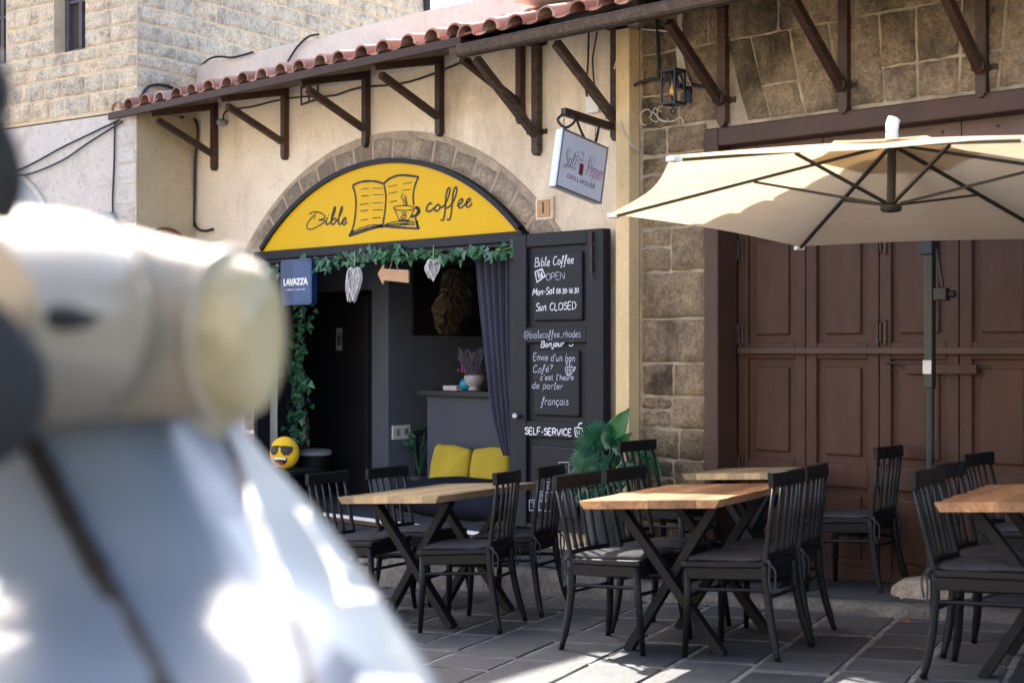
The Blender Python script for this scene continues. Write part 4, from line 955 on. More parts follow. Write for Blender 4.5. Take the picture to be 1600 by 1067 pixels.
# curtain
mb = MB(); P = []
for y, l, r_ in ((396,741,804),(440,745,804),(500,751,804),(560,757,804),(620,764,805),(660,772,806),(690,781,807),(712,788,807)):
    k = 36; row = []
    for j in range(k+1):
        u = j/k; p = onw(l + (r_-l)*u, y, 7.60); amp = .028*(1.15 - .2*math.sin(y*.01))
        row.append(p + V((0, amp*math.sin(u*6.28*5.5 + .4*math.sin(y*.013)) + .012*math.sin(u*31+y*.02), 0)))
    P.append(row)
mb.grid(P); o = mb.build('curtain', m_curt, smooth=True, solid=.006, sub=1); tag(o, 'slate blue curtain gathered to the right side of the dark doorway', 'curtain')

# ================================================================== inside the cafe
pic = thing('lion_picture', 'dark canvas picture of a lion head in profile on the grey inner wall', 'picture', tuple(onu(695, 470, -9.78)))
XP = -9.76
up = lambda x, y, d=0: onu(x, y, XP + d)
q = [up(647,411), up(745,411), up(745,524), up(647,524)]; ya, yb = q[0].y, q[1].y; zt, zb2 = q[0].z + .0, q[3].z
mb = MB(); mb.box((XP-.015, (ya+yb)/2+.15, (zt+zb2)/2), (.03, yb-ya+.3, zt-zb2)); mb.build('canvas', m_canvas, pic)
sc3 = lambda x, y: (380 + x/3.9525, 340 + y/3.9525)
head = [(1212,405),(1232,345),(1268,312),(1330,312),(1375,345),(1398,420),(1400,500),(1378,580),(1330,660),(1290,728),(1205,720),(1180,668),(1172,610),(1158,575),(1160,552),(1185,515),(1212,478)]
mb = MB(); mb.add([up(*sc3(*p), .002) for p in head], [tuple(range(len(head)))]); mb.build('head_shape', M('dark_fur', (.05,.038,.027), .7, .5, 20, 0), pic)
for nm, poly, c_ in (('forehead', [(1212,405),(1262,380),(1282,440),(1245,470),(1212,480)], (.17,.13,.085)), ('face', [(1212,478),(1245,462),(1266,500),(1262,560),(1235,605),(1175,605),(1161,580),(1160,552),(1185,515)], (.26,.20,.135)),
    ('muzzle', [(1168,566),(1200,556),(1238,572),(1240,606),(1184,612),(1168,598)], (.40,.31,.21)), ('chin', [(1178,620),(1232,616),(1242,652),(1198,676),(1180,655)], (.20,.15,.10)), ('nose', [(1157,553),(1172,547),(1180,562),(1166,574)], (.03,.02,.018))):
    mb = MB(); mb.add([up(*sc3(*p), .004 + .001*len(nm)) for p in poly], [tuple(range(len(poly)))]); mb.build(nm, M('lion_' + nm, c_, .7, .4, 30, 0), pic)
lm = [MB() for _ in m_lion]
for _ in range(520):
    a = random.uniform(0, 1); cx, cy = random.uniform(1225,1395), random.uniform(330,700)
    if cx > 1405 - max(0,(cy-520))*.55 or (cx < 1262 and 440 < cy < 650): continue
    dx, dy = (cx-1240)*.12 + random.uniform(-8,10), random.uniform(18,46)
    st = [sc3(cx, cy), sc3(cx + dx*.6, cy + dy*.5), sc3(cx + dx, cy + dy)]
    k = random.choice([3,3,0,0,1]) if cx > 1330 or cy > 560 else random.choice([3,0,1,1,2,2])
    ribbon(lm[k], smooth_line([up(*p, .005 + .001*k) for p in st], 3), random.uniform(.003,.010), (1,0,0))
face = [([(1170,590),(1195,600),(1235,600)],3,.012),([(1165,555),(1178,570),(1190,575)],4,.012),([(1185,520),(1215,490),(1235,470)],2,.03),([(1180,545),(1215,525),(1240,500)],1,.05),([(1200,560),(1225,570),(1240,550)],1,.045),
  ([(1225,492),(1240,497),(1250,490)],3,.016),([(1180,620),(1210,640),(1240,630)],1,.04),([(1185,660),(1205,690),(1225,715)],1,.035),([(1218,450),(1240,440),(1262,452)],2,.02),([(1175,608),(1190,616),(1225,612)],4,.008),([(1260,520),(1270,570),(1262,620)],0,.03),([(1225,400),(1240,370),(1270,345)],2,.012),([(1250,330),(1290,325),(1330,340)],1,.016),([(1205,580),(1230,585),(1245,575)],2,.02)]
for p, k, wd in face: ribbon(lm[k], smooth_line([up(*sc3(*a), .012 + .001*k) for a in p], 4), wd, (1,0,0))
for k, b_ in enumerate(lm):
    if b_.v: b_.build('mane_strokes', m_lion[k], pic)
mb = MB(); mb.box(onw(530, 530, 8.595), (.07, .012, .21)); wc = mb.build('toilet_sign', m_greypl); tag(wc, 'small pale toilet sign with two figures on the black inner door', 'sign')
mb = MB(); c = onw(530, 530, 8.586)
for dx in (-.016, .016): mb.lathe(c + V((dx,0,.055)), [(0,-.002),(.009,-.002),(.009,.002)], 10, Mx.Rotation(R(90),3,'X')); mb.prism([(c.x+dx-.011,c.z+.04),(c.x+dx+.011,c.z+.04),(c.x+dx+.008,c.z-.06),(c.x+dx-.008,c.z-.06)], c.y-.002, c.y+.002)
o = mb.build('figures', m_blk, wc)
mb = MB(); q = onw(608, 690, 8.66); mb.box((-9.793, 8.80, .80), (.02, .22, .13)); sk = mb.build('wall_socket', m_whitepl, bevel=.004); tag(sk, 'double white socket plate on the grey partition wall', 'socket')
for dy in (-.05,.05): mb = MB(); mb.box((-9.780, 8.80+dy, .80), (.008, .05, .06)); mb.build('socket_insert', m_greypl, sk)
ct = thing('bar_counter', 'slate grey bar counter with a black top behind the yellow cushions', 'counter', (-8.3, 8.75, .2))
mb = MB(); mb.box((-8.25, 8.8, .68), (1.74, .6, .96)); mb.build('front', M('counter_paint', (.055,.066,.092), .7, .15, 2, .1), ct, bevel=.004)
mb = MB(); mb.box((-8.26, 8.78, 1.185), (1.84, .70, .05)); mb.build('top', m_blackdoor, ct, bevel=.005)
bn = thing('bench', 'low bench with a navy fabric cover in the cafe doorway', 'bench', (-8.1, 8.0, .2))
def cushion(mb, c, rx, ry, rz, rot, e=.45, n=28, m=14, wr=.0):
    vs = []
    sg = lambda x, k: math.copysign(abs(x)**k, x)
    P = []
    for j in range(m+1):
        b_ = -math.pi/2 + math.pi*j/m; row = []
        for k in range(n):
            a = 2*math.pi*k/n
            p = V((rx*sg(math.cos(b_),.8)*sg(math.cos(a),e), ry*sg(math.sin(b_),.9), rz*sg(math.cos(b_),.8)*sg(math.sin(a),e)))
            p += V((0, wr*math.sin(p.x*41+p.z*17)*abs(math.cos(b_)), wr*.8*math.sin(p.x*23+1)))
            row.append((rot @ p) + V(c))
        P.append(row)
    mb.grid(P, close=True)
mb = MB(); cushion(mb, (-8.1, 8.02, .36), .72, .17, .34, Mx.Rotation(R(90),3,'X'), .3, 40, 12, .008); mb.build('seat', m_navyfab, bn, smooth=True)
mb = MB(); mb.box((-8.1, 8.02, .24), (1.3, .5, .08)); mb.build('base', m_blackdoor, bn)
for px, py, rr_, lab, ry_ in ((704,731,.22,'left mustard yellow cushion leaning on the bar counter',3),(766,735,.21,'right mustard yellow cushion leaning against the curtain',-4)):
    mb = MB(); cushion(mb, onw(px, py, 8.28), rr_, .075, .19, Mx.Rotation(R(-12),3,'X') @ Mx.Rotation(R(ry_),3,'Y'), .2, 64, 24, .009)
    tag(mb.build('cushion', m_yfab, smooth=True), lab, 'cushion', 'yellow cushions on the bench')
pt = thing('lavender_pot', 'white round pot of lavender standing on the bar counter', 'potted plant', tuple(onw(741, 609, 8.62)))
c = V((onw(741, 600, 8.62).x, 8.62, 1.21))
mb = MB(); mb.lathe(c, [(.05,0),(.055,.012),(.035,.03),(.07,.05),(.088,.09),(.088,.125),(.078,.135),(.07,.125)], 24); mb.build('pot', m_cerpot, pt, smooth=True)
mb = MB()
for _ in range(110):
    a, l = random.uniform(0, 6.28), random.uniform(.10,.25); p = c + V((random.gauss(0,.03), random.gauss(0,.03), .12)); e = p + V((math.cos(a)*l*.42, math.sin(a)*l*.42, l))
    mb.tube([p, (p+e)/2 + V((0,0,.01)), e], [.002,.004,.007], 4)
mb.build('lavender_stems', m_lav, pt)
mb = MB()
for _ in range(16): mb.blob(c + V((-.10 + random.gauss(0,.02), -.03 + random.gauss(0,.02), .19 + random.gauss(0,.035))), (.010,)*3, 6, 5)
mb.build('flowers', m_pinkfl, pt)
mb = MB(); mb.blob((onw(727, 595, 8.6).x, 8.6, 1.262), (.05,.05,.052)); tag(mb.build('globe', m_ball, smooth=True), 'small turquoise ball beside the lavender pot', 'ball')
mb = MB()
for k in range(5): mb.box((onw(711, 606, 8.58).x + random.uniform(-.006,.006), 8.58, 1.213 + .008*k), (.17,.13,.007), Mx.Rotation(R(random.uniform(-5,5)),3,'Z'))
tag(mb.build('paper_stack', m_paper), 'small stack of white papers on the counter edge', 'papers')
bc = thing('bar_chair', 'dark curved shell chair behind the bar counter end', 'chair', (-9.35, 9.2, .2))
mb = MB(); b0 = onw(652, 660, 9.1); P = []
for v_, dy, dz, wd in ((0,.20,.30,.14),(.2,.16,.2,.19),(.45,.10,.05,.21),(.7,.02,-.06,.21),(1,-.2,-.09,.19)):
    P.append([b0 + V((u*wd, dy + .03*u*u*4*.3, dz)) for u in (-1,-.5,0,.5,1)])
mb.grid(P); mb.build('shell', m_blackpl, bc, smooth=True, solid=.02)
for dx in (-.15,.15):
    for dy in (-.15,.12):
        mb = MB(); mb.tube([b0 + V((dx*.7,dy*.7,-.09)), V((b0.x+dx, b0.y+dy, .2))], .013, 8); mb.build('leg', m_steel, bc)
st_ = thing('side_table', 'small black side table at the left door jamb carrying the smiling cushion', 'table', tuple(onw(452, 780, 7.25)))
c = onw(455, 733, 7.25); mb = MB(); mb.box(c + V((0,0,-.015)), (.42,.36,.03)); mb.build('top', m_steel, st_, bevel=.004)
for dx in (-.17,.17):
    for dy in (-.14,.14):
        mb = MB(); mb.bar(c + V((dx,dy,-.03)), V((c.x+dx, c.y+dy, .15)), .03, .03, (0,1,0)); mb.build('leg', m_steel, st_)
em = thing('smiling_cushion', 'round yellow plush cushion with sunglasses and an open smile on the side table', 'cushion', tuple(c))
e0 = onw(445, 707, 7.22); vd = V((.35,-.94,0)).normalized(); vx = V((-vd.y, vd.x, 0)); vz = V((0,0,1)); ME = Mx((vx, -vd, vz)).transposed()
re_ = .134
mb = MB(); mb.blob(e0, (re_, re_*.62, re_), 28, 18, ME); mb.build('body', m_emoji, em, smooth=True)
def onball(u, v_): 
    q = max(0, 1 - u*u - v_*v_); return e0 + vx*u*re_ + vz*v_*re_ + vd*(re_*.62*math.sqrt(q) + .004)
def patch(name, poly, mat, lift=0):
    mb = MB(); cx = sum(p[0] for p in poly)/len(poly); cy = sum(p[1] for p in poly)/len(poly); rings = []
    for k in (1, .66, .33): rings.append([onball(cx + (x-cx)*k, cy + (y-cy)*k) + vd*lift for x, y in poly])
    mb.grid(rings, close=True); mb.add(rings[-1], [tuple(range(len(poly)))]); mb.build(name, mat, em)
for sx in (-1,1): patch('sunglass_lens', [(sx*a, b_) for a, b_ in ((.06,.42),(.35,.46),(.8,.40),(.80,.12),(.62,-.10),(.32,-.12),(.12,.06))], m_blk)
patch('sunglass_bridge', [(-.95,.36),(-.4,.47),(.4,.47),(.95,.36),(.9,.28),(.3,.36),(-.3,.36),(-.9,.28)], m_blk, .002)
patch('mouth', [(-.50,-.24),(.50,-.24),(.46,-.5),(.25,-.68),(0,-.74),(-.25,-.68),(-.46,-.5)], m_blk)
patch('teeth', [(-.46,-.27),(.46,-.27),(.40,-.42),(-.40,-.42)], m_teeth, .003)
patch('tongue', [(-.26,-.54),(0,-.5),(.26,-.54),(.18,-.66),(0,-.70),(-.18,-.66)], m_tongue, .003)
bi = thing('waste_bin', 'dark waste bin with a grey lid beside the black inner door', 'bin', tuple(onw(491, 790, 8.25)))
c = onw(491, 704, 8.3); mb = MB(); mb.lathe((c.x, 8.3, .2), [(.12,0),(.155,c.z-.23)], 20); mb.build('body', m_steel, bi, smooth='auto')
mb = MB(); mb.lathe((c.x, 8.3, c.z-.035), [(.165,0),(.168,.03),(.14,.05),(.05,.055)], 24); mb.build('lid', m_greypl, bi, smooth='auto')
mb = MB(); p0 = onw(476, 680, 8.5); mb.box(p0 + V((0,0,-.1)), (.1,.03,.55)); tag(mb.build('leaning_board', m_terra), 'narrow rust brown board standing behind the ivy column', 'board')
fp = thing('indoor_plant', 'spindly dark plant on the floor left of the bar counter', 'plant', (-9.4, 8.9, .2))
c = onw(655, 760, 8.9); mb = MB(); mb.lathe((c.x, 8.9, .2), [(.08,0),(.1,.2),(.09,.2)], 16); mb.build('pot', m_pot, fp)
mb = MB()
for k in range(14):
    a = random.uniform(0,6.28); b_ = V((c.x, 8.9, .4)); e = b_ + V((math.cos(a)*.14, math.sin(a)*.14, random.uniform(.15,.5))); mb.tube(smooth_line([b_, (b_+e)/2 + V((0,0,.06)), e], 3), .004, 4); ivy_leaf(mb, e, .07, (random.gauss(0,1),-1,1), random.uniform(0,6))
mb.build('leaves', m_palm, fp)

# ================================================================== furniture
FS = 1/1.08
SL = Mx.Rotation(-math.atan(.06), 4, 'Y')
def chair_proto():
    t = thing('spindle_chair', 'x', 'chair', (0,0,0), 'black spindle back chairs at the tables')
    hs_ = .46
    s = MB(); P = []
    for x, wdt in ((-.225,.185),(-.21,.20),(0,.222),(.19,.235),(.225,.225)): P.append([V((x, wdt*u, hs_ - .006*(1-u*u))) for u in (-1,-.9,-.4,0,.4,.9,1)])
    s.grid(P); s.build('seat', m_blackpl, t, solid=.03, bevel=.006)
    s = MB()
    for a, b_ in (((-.2,-.19),(.2,-.215)),((.2,-.215),(.2,.215)),((.2,.215),(-.2,.19)),((-.2,.19),(-.2,-.19))): s.bar((*a, hs_-.045), (*b_, hs_-.045), .022, .055)
    s.build('seat_frame', m_blackpl, t, bevel=.004)
    for sy in (-1,1):
        s = MB(); s.tube([(.195, sy*.205, hs_-.01), (.20, sy*.21, .3), (.225, sy*.228, 0)], [.021,.020,.014], 10); s.build('leg', m_blackpl, t, smooth=True)
        s = MB(); s.tube(smooth_line([(-.205, sy*.185, hs_-.0), (-.212, sy*.19, .32), (-.235, sy*.21, .15), (-.268, sy*.232, 0)], 3), [.022]*4+[.02]*4+[.015]*2, 10); s.build('leg', m_blackpl, t, smooth=True)
    s = MB()
    for sy in (-1,1): s.tube([(.205, sy*.212, .335), (-.215, sy*.19, .335)], .010, 8)
    s.tube([(.205,-.212,.30),(.205,.212,.30)], .010, 8); s.tube([(-.215,-.19,.30),(-.215,.19,.30)], .010, 8); s.build('stretcher', m_blackpl, t)
    bt = lambda u: V((-.272 - .018*(1-u*u), .205*u, .87))
    bb = lambda u: V((-.215 - .022*(1-u*u), .175*u, .505))
    s = MB(); P = []
    for u in [-1 + i/6 for i in range(13)]:
        q = bt(u*1.08); P.append([q + V((.010,0,-.036)), q + V((.014,0,.03)), q + V((.006,0,.038)), q + V((-.014,0,.034)), q + V((-.016,0,-.034))])
    s.grid(P, close=True); s.add(P[0], [(0,1,2,3,4)]); s.add(P[-1], [(4,3,2,1,0)]); s.build('top_rail', m_blackpl, t, smooth='auto')
    s = MB(); P = []
    for u in [-1 + i/6 for i in range(13)]:
        q = bb(u); P.append([q + V((.012,0,-.014)), q + V((.012,0,.012)), q + V((-.012,0,.012)), q + V((-.012,0,-.014))])
    s.grid(P, close=True); s.build('lower_rail', m_blackpl, t, bevel=.003)
    for i in range(6):
        u = -.93 + 1.86*i/5; a, b_ = bb(u), bt(u) - V((0,0,.03))
        s = MB(); r_ = .0125 if i in (0,5) else .0095
        if i in (0,5): a = V((-.205, .185*(1 if u>0 else -1), .45))
        m_ = a.lerp(b_, .12); s.tube([a, a.lerp(b_,.06), m_, a.lerp(b_,.5), b_], [r_*.9, r_*1.5, r_*1.1, r_*1.1, r_*.8], 8); s.build('spindle', m_blackpl, t, smooth=True)
    c = MB(); cushion(c, (.005, 0, .483), .215, .024, .205, Mx.Rotation(R(90),3,'X'), .3, 40, 10, .003); co2 = c.build('seat_cushion', m_cush, t, smooth=True)
    for sy in (-1,1):
        c = MB(); c.tube(smooth_line([(-.19, sy*.18, .485), (-.235, sy*.20, .475), (-.232, sy*.21, .40), (-.24, sy*.215, .33)], 4), .006, 5); c.tube(smooth_line([(-.19, sy*.18, .485), (-.23, sy*.205, .47), (-.262, sy*.2, .43), (-.255, sy*.20, .35)], 4), .005, 5); c.build('tie', m_cush, co2)
    return t
chair0 = chair_proto(); first = [True]
def put(root, x, y, deg, z=None, label=None, slope=True):
    mt = Mx.Translation((x, y, sth(x) if z is None else z)) @ (SL if slope else Mx.Identity(4)) @ Mx.Rotation(R(deg), 4, 'Z') @ Mx.Scale(FS, 4)
    if first[0] and root is chair0: first[0] = False; root.matrix_world = mt; root['label'] = label; return root
    return dup(root, mt, label)
for x, y, d, z, lab in (
  (-4.361,5.398,8,None,'nearest chair on the left side of the middle table with sunlit cushion'),
  (-4.454,5.889,8,None,'far left chair of the middle table standing in front of the potted plant'),
  (-3.778,5.537,192,None,'nearest chair on the right of the middle table, back to the brown doors'),
  (-3.907,5.981,197,None,'far right chair of the middle table half hidden by the nearer chair'),
  (-6.491,5.556,14,None,'chair at the left of the left table partly hidden by the scooter'),
  (-6.537,6.065,10,None,'far left chair of the left table in front of the cafe doorway'),
  (-5.509,5.454,205,None,'near right chair of the left table seen from the side'),
  (-5.694,6.019,200,None,'far right chair of the left table standing before the chalk door'),
  (-5.43,7.20,4,.15,'chair against the sandstone wall behind the potted plant facing the rear table'),
  (-4.27,7.38,188,.15,'lone chair on the pavement in front of the brown doors beside the round stone'),
  (-2.583,5.620,10,None,'nearest chair at the right edge table'),
  (-2.722,6.074,8,None,'second chair at the right edge table just behind the nearest one'),
  (-3.17,7.30,4,.175,'rear chair on the pavement before the brown doors at the right edge')):
    put(chair0, x, y, d, z, lab)
def make_table(name, label, x, y, deg, Wd, L, h, mtop, feet=.49, z=None, sd=1):
    random.seed(sd); t = thing(name, label, 'table', (0,0,0), 'wooden tables with crossed black legs')
    b = MB(); nb = 6; e0_ = [-.5*Wd + random.uniform(-.012,.012) for _ in range(13)]; e1_ = [.5*Wd + random.uniform(-.012,.012) for _ in range(13)]
    cuts = [0, .16, .36, .5, .67, .84, 1]
    for k in range(6):
        P = []
        for j in range(13):
            yy = -L/2 + L*j/12; xa, xb = e0_[j] + (e1_[j]-e0_[j])*cuts[k], e0_[j] + (e1_[j]-e0_[j])*cuts[k+1]
            xa2, xb2 = xa + (.022 if k == 0 else 0), xb - (.022 if k == 5 else 0)
            P.append([V((xa, yy, h)), V((xb, yy, h)), V((xb2, yy, h-.038)), V((xa2, yy, h-.038))])
        tn = [.25,.8,.45,1.0,.6,.05][(k*5 + sd) % 6]; b.grid(P, tn, True); b.add(P[0], [(0,1,2,3)], tn); b.add(P[-1], [(3,2,1,0)], tn)
    b.build('tabletop', mtop, t)
    for yy in (-L/2 + .24, L/2 - .24):
        for s in (-1,1):
            q = MB(); q.bar((-s*feet/2, yy + .022*s, 0), (s*feet/2*.95, yy + .022*s, h-.045), .042, .062, (0,1,0)); q.build('leg', m_steel, t, bevel=.003)
        q = MB(); q.box((0, yy, h-.049), (feet*.98, .10, .010)); q.build('mounting_plate', m_steel, t)
    t.matrix_world = Mx.Translation((x, y, sth(x) if z is None else z)) @ SL @ Mx.Rotation(R(deg), 4, 'Z')
    return t
make_table('cafe_table', 'middle live edge wooden table with a sunlit honey coloured top', -4.14, 5.68, 16, .685, 1.15, .73, m_ttop, sd=3)
make_table('cafe_table', 'left pale live edge wooden table in front of the cafe doorway', -5.89, 5.65, 14, .67, 1.11, .73, m_ttop2, sd=5)
make_table('cafe_table', 'wooden table cut off by the right edge of the picture', -2.43, 5.83, 14, .67, 1.06, .73, m_ttop, sd=8)
make_table('cafe_table', 'rear wooden table standing before the brown doors behind the middle table', -4.85, 7.22, 8, .60, .60, .68, m_ttop2, .42, .15, 11)

# potted plant by the door
pp = thing('potted_plant', 'green fan palm and broad leaf plant in a ribbed grey pot beside the chalk door', 'potted plant', (-6.03, 7.22, .15))
c = V((onw(945, 800, 7.22).x, 7.22, .15))
prof = [(.10,0)] + [(.105 + .045*k/24 + (.005 if k % 2 else 0), .01 + .42*k/24) for k in range(25)] + [(.145,.44),(.14,.40)]
mb = MB(); mb.lathe(c, prof, 28); mb.build('pot', m_pot, pp, smooth=True)
mb = MB(); mb.lathe(c + V((0,0,.38)), [(.138,0),(.0,.012)], 20); mb.build('soil', m_tyre, pp)
def fan(px, py, y, s, tilt, yaw):
    s *= .74
    p = onw(px, py, y); mb = MB(); b_ = c + V((random.uniform(-.04,.04), random.uniform(-.03,.03), .38)); mb.tube(smooth_line([b_, b_.lerp(p,.5) + V((0,0,.06)), p], 5), .006, 5)
    ax = V((math.cos(yaw), -.5, math.sin(yaw))).normalized(); nn = V((random.uniform(-.4,.4), -.8, .7)).normalized(); sd = ax.cross(nn).normalized(); nn = sd.cross(ax)
    for k in range(17):
        a = R(-104 + 13*k); d = ax*math.cos(a) + sd*math.sin(a); l = s*(1 - .25*abs(k-8)/8); w_ = s*.115; ww = d.cross(nn).normalized()
        q = [p + d*l*.06, p + d*l*.5 + ww*w_ + nn*.01, p + d*l - nn*s*.16, p + d*l*.5 - ww*w_ + nn*.01]; mid = p + d*l*.5 - nn*.008
        mb.add(q + [mid], [(0,1,4),(1,2,4),(2,3,4),(3,0,4)])
    mb.build('palm_leaf', m_palm, pp)
def broad(base, tip, wd, nrm, mat=None):
    base, tip = V(base), V(tip); d = (tip-base); l = d.length; d.normalize(); n_ = V(nrm).normalized(); sd = d.cross(n_).normalized(); n_ = sd.cross(d); P = []
    for i in range(15):
        u = i/14; w_ = wd*max(.0, math.sin(math.pi*min(1, u*1.04)**.72))**.8*(1 - .1*u) + .0015; row = []
        for k in range(-4,5):
            v_ = k/4; row.append(base + d*l*u + sd*w_*v_ + n_*(.22*w_*v_*v_ - .18*l*u*u*.5 + .004*math.sin(u*38+abs(v_)*9)))
        P.append(row)
    mb = MB(); mb.grid(P); mb.tube(smooth_line([c + V((0,0,.38)), c.lerp(base,.55) + V((0,0,.12)), base + d*.03], 5), .008, 6); mb.build('broad_leaf', mat or m_leaf, pp, smooth=True, solid=.003)
fan(926, 692, 7.05, .20, 0, R(170)); fan(922, 712, 7.02, .24, 0, R(195)); fan(912, 738, 7.0, .20, 0, R(200)); fan(948, 728, 7.0, .24, 0, R(190)); fan(930, 700, 7.15, .22, 0, R(120)); fan(960, 715, 7.2, .18, 0, R(60)); fan(905, 752, 7.05, .16, 0, R(215)); fan(975, 740, 7.15, .17, 0, R(20)); fan(945, 748, 6.98, .17, 0, R(240)); fan(934, 722, 6.98, .2, 0, R(215)); fan(965, 735, 7.0, .2, 0, R(330)); fan(918, 765, 7.0, .2, 0, R(225)); fan(955, 700, 7.05, .2, 0, R(80)); fan(938, 682, 7.1, .2, 0, R(140))
broad(W(953,692,7.2), W(980,638,7.2), .075, (.2,-1,.1)); broad(W(960,730,7.2), W(968,690,7.2), .035, (.5,-1,.2), m_greenl)
broad(W(925,740,7.0), W(908,722,6.95), .05, (.2,-.7,.6)); broad(W(955,745,7.0), W(935,770,6.92), .045, (0,-.8,.5)); broad(W(970,725,7.05), W(990,745,7.0), .05, (.3,-.7,.6)); broad(W(940,700,7.1), W(922,668,7.1), .045, (.1,-1,.2)); broad(W(962,700,7.1), W(985,676,7.1), .04, (.3,-1,.2))
broad(W(1004,705,7.40), W(1034,740,7.38), .045, (.3,-.6,.8)); broad(W(988,702,7.40), W(1016,712,7.38), .035, (.3,-.6,.8)); broad(W(938,745,7.1), W(942,775,7.05), .035, (0,-1,.3)); broad(W(966,745,7.1), W(970,768,7.05), .03, (0,-1,.3)); broad(W(945,700,7.25), W(930,672,7.3), .04, (0,-1,.2), m_palm)

# ================================================================== parasol
um = thing('cantilever_parasol', 'cream six sided cantilever parasol standing in front of the brown doors', 'parasol', (-3.75, 7.30, .3))
UO = V((-3.31, 6.06, 2.52)); UR = 1.389; ub, ua = -.02934, -.0826
RM = Mx.Rotation(ua, 3, 'X') @ Mx.Rotation(ub, 3, 'Y'); rot0 = 3.488
def U(r_, an, z): return UO + RM @ V((r_*math.cos(an), r_*math.sin(an), z))
drop = .29
def rimr(an):
    k = ((an - rot0) % (math.pi/3)) / (math.pi/3); flat = math.cos(math.pi/6)/math.cos((k-.5)*math.pi/3)
    return flat*(1 - .055*math.sin(math.pi*k))
mb = MB(); P = []; NA = 60
for i in range(13):
    u = i/12; row = []
    for k in range(NA):
        an = rot0 + 2*math.pi*k/NA; kk = ((an - rot0) % (math.pi/3))/(math.pi/3); sag = .030*math.sin(math.pi*kk)*math.sin(math.pi*min(1,u*1.0))
        row.append(U(UR*rimr(an)*u if i else .02, an, -drop*(u**1.08) - sag*u + .012))
    P.append(row)
mb.grid(P, close=True); mb.build('canopy', m_cloth, um, smooth=True)
mb = MB(); P = []
for i in range(4):
    u = .02 + .27*i/3; P.append([U(UR*rimr(rot0 + 2*math.pi*k/NA)*u, rot0 + 2*math.pi*k/NA, -drop*u*.86 + .020) for k in range(NA)])
mb.grid(P, close=True); mb.build('vent', m_cloth, um, smooth=True)
hub = U(0, 0, -.31)
for k in range(6):
    an = rot0 + k*math.pi/3
    q = MB(); q.bar(U(.03, an, -.01), U(UR*.985, an, -drop*.985 - .008), .015, .014); rb = q.build('rib', m_rib, um)
    q = MB(); q.bar(U(.04, an, -.285), U(UR*.47, an, -drop*.45 - .02), .014, .012); q.build('strut', m_rib, rb)
    q = MB(); q.box(U(UR*.99, an, -drop + .0), (.05,.05,.022), Mx.Rotation(an, 3, 'Z')); q.build('tip_pocket', m_whitepl, rb, bevel=.004)
mb = MB(); mb.tube([U(0,0,.0), U(0,0,-.29)], .021, 14); mb.build('centre_post', m_rib, um, smooth='auto')
mb = MB(); mb.lathe(hub, [(.0,-.018),(.042,-.012),(.050,0),(.050,.016),(.03,.026)], 20); mb.build('hub', m_rib, um, smooth='auto')
mb = MB(); mb.tube(smooth_line([U(0,0,.01), U(0,0,.05), U(0,0,.09), U(.012,1,.125)], 4), [.03]*4+[.028]*4+[.03]*4+[.012], 12); mb.blob(U(0,0,.085), (.032,.026,.045)); mb.build('finial', m_whitepl, um, smooth=True)
PB = V((-3.755, 7.30, 0)); zt_ = 2.32
mb = MB(); mb.tube([PB + V((0,0,.26)), PB + V((0,0,1.36))], .023, 16); mb.build('pole', m_pole, um, smooth='auto')
mb = MB(); mb.box(PB + V((0,0,1.85)), (.05,.05,1.02)); mb.build('upper_pole', m_pole, um, bevel=.006)
mb = MB(); mb.box(PB + V((0,-.034,1.46)), (.05,.006,.075)); mb.build('label_sticker', m_paper, um)
mb = MB(); mb.box(PB + V((.075,-.01,1.86)), (.075,.06,.07)); mb.bar(PB + V((.035,0,2.12)), PB + V((.075,0,1.9)), .02, .02, (0,1,0)); mb.lathe(PB + V((.12,-.0,1.86)), [(.02,-.03),(.02,.03)], 12, Mx.Rotation(R(90),3,'Y')); mb.build('crank', m_cable, um, bevel=.006)
mb = MB(); mb.bar(PB + V((0,0,zt_)), U(0,0,.03), .05, .05); mb.build('arm', m_pole, um, bevel=.005)
mb = MB(); mb.box(PB + V((0,-.01,2.13)), (.075,.085,.10)); mb.build('slide_bracket', m_lamp, um, bevel=.006)
mb = MB(); pb_ = V((-3.72, 7.36, .15)); mb.lathe(pb_, [(.25,-.01),(.275,.03),(.265,.08),(.21,.12),(.11,.138),(.0,.14)], 32)
tag(mb.build('round_stone', m_pebble, smooth=True), 'low round pebble concrete base stone holding the parasol pole', 'base stone')
mb = MB(); p = onw(1415, 962, 6.62); p.z = sth(p.x) + .01
ivy_leaf(mb, p, .05, (.2,-.3,1), .4); tag(mb.build('fallen_leaf', m_terra), 'dry orange leaf lying at the foot of the kerb', 'leaf')

# ================================================================== scooter in the foreground
sco = thing('parked_scooter', 'cream and silver motor scooter parked close to the viewer at the left', 'scooter', tuple(onz(250, 1300, 1.3)))
def loft(pts, rvs, rhs, n=26):
    pts = [V(p) for p in pts]; P = []
    m = len(pts)
    for i, p in enumerate(pts):
        d = pts[min(i+1,m-1)] - pts[max(i-1,0)]; d.z *= .4; d.normalize(); sd = d.cross(V((0,0,1))).normalized(); u_ = sd.cross(d)
        P.append([p + sd*rhs[i]*math.cos(2*math.pi*k/n) + u_*rvs[i]*math.sin(2*math.pi*k/n) for k in range(n)])
    return P
D = onz
ctr = [D(414,535,1.19), D(411,534,1.192), D(400,531,1.20), D(362,526,1.22), D(300,520,1.245), D(225,512,1.27), D(150,502,1.262), D(60,496,1.215), D(-60,492,1.15), D(-180,492,1.07)]
rv_ = [.040,.056,.064,.071,.078,.085,.091,.094,.090,.08]; rh_ = [.016,.024,.034,.050,.070,.095,.125,.15,.155,.14]
P = loft(ctr, rv_, rh_)
mb = MB(); mb.grid(P[3:], close=True); mb.add(P[-1], [tuple(range(26))]); mb.build('headset', m_cream, sco, smooth=True, sub=1)
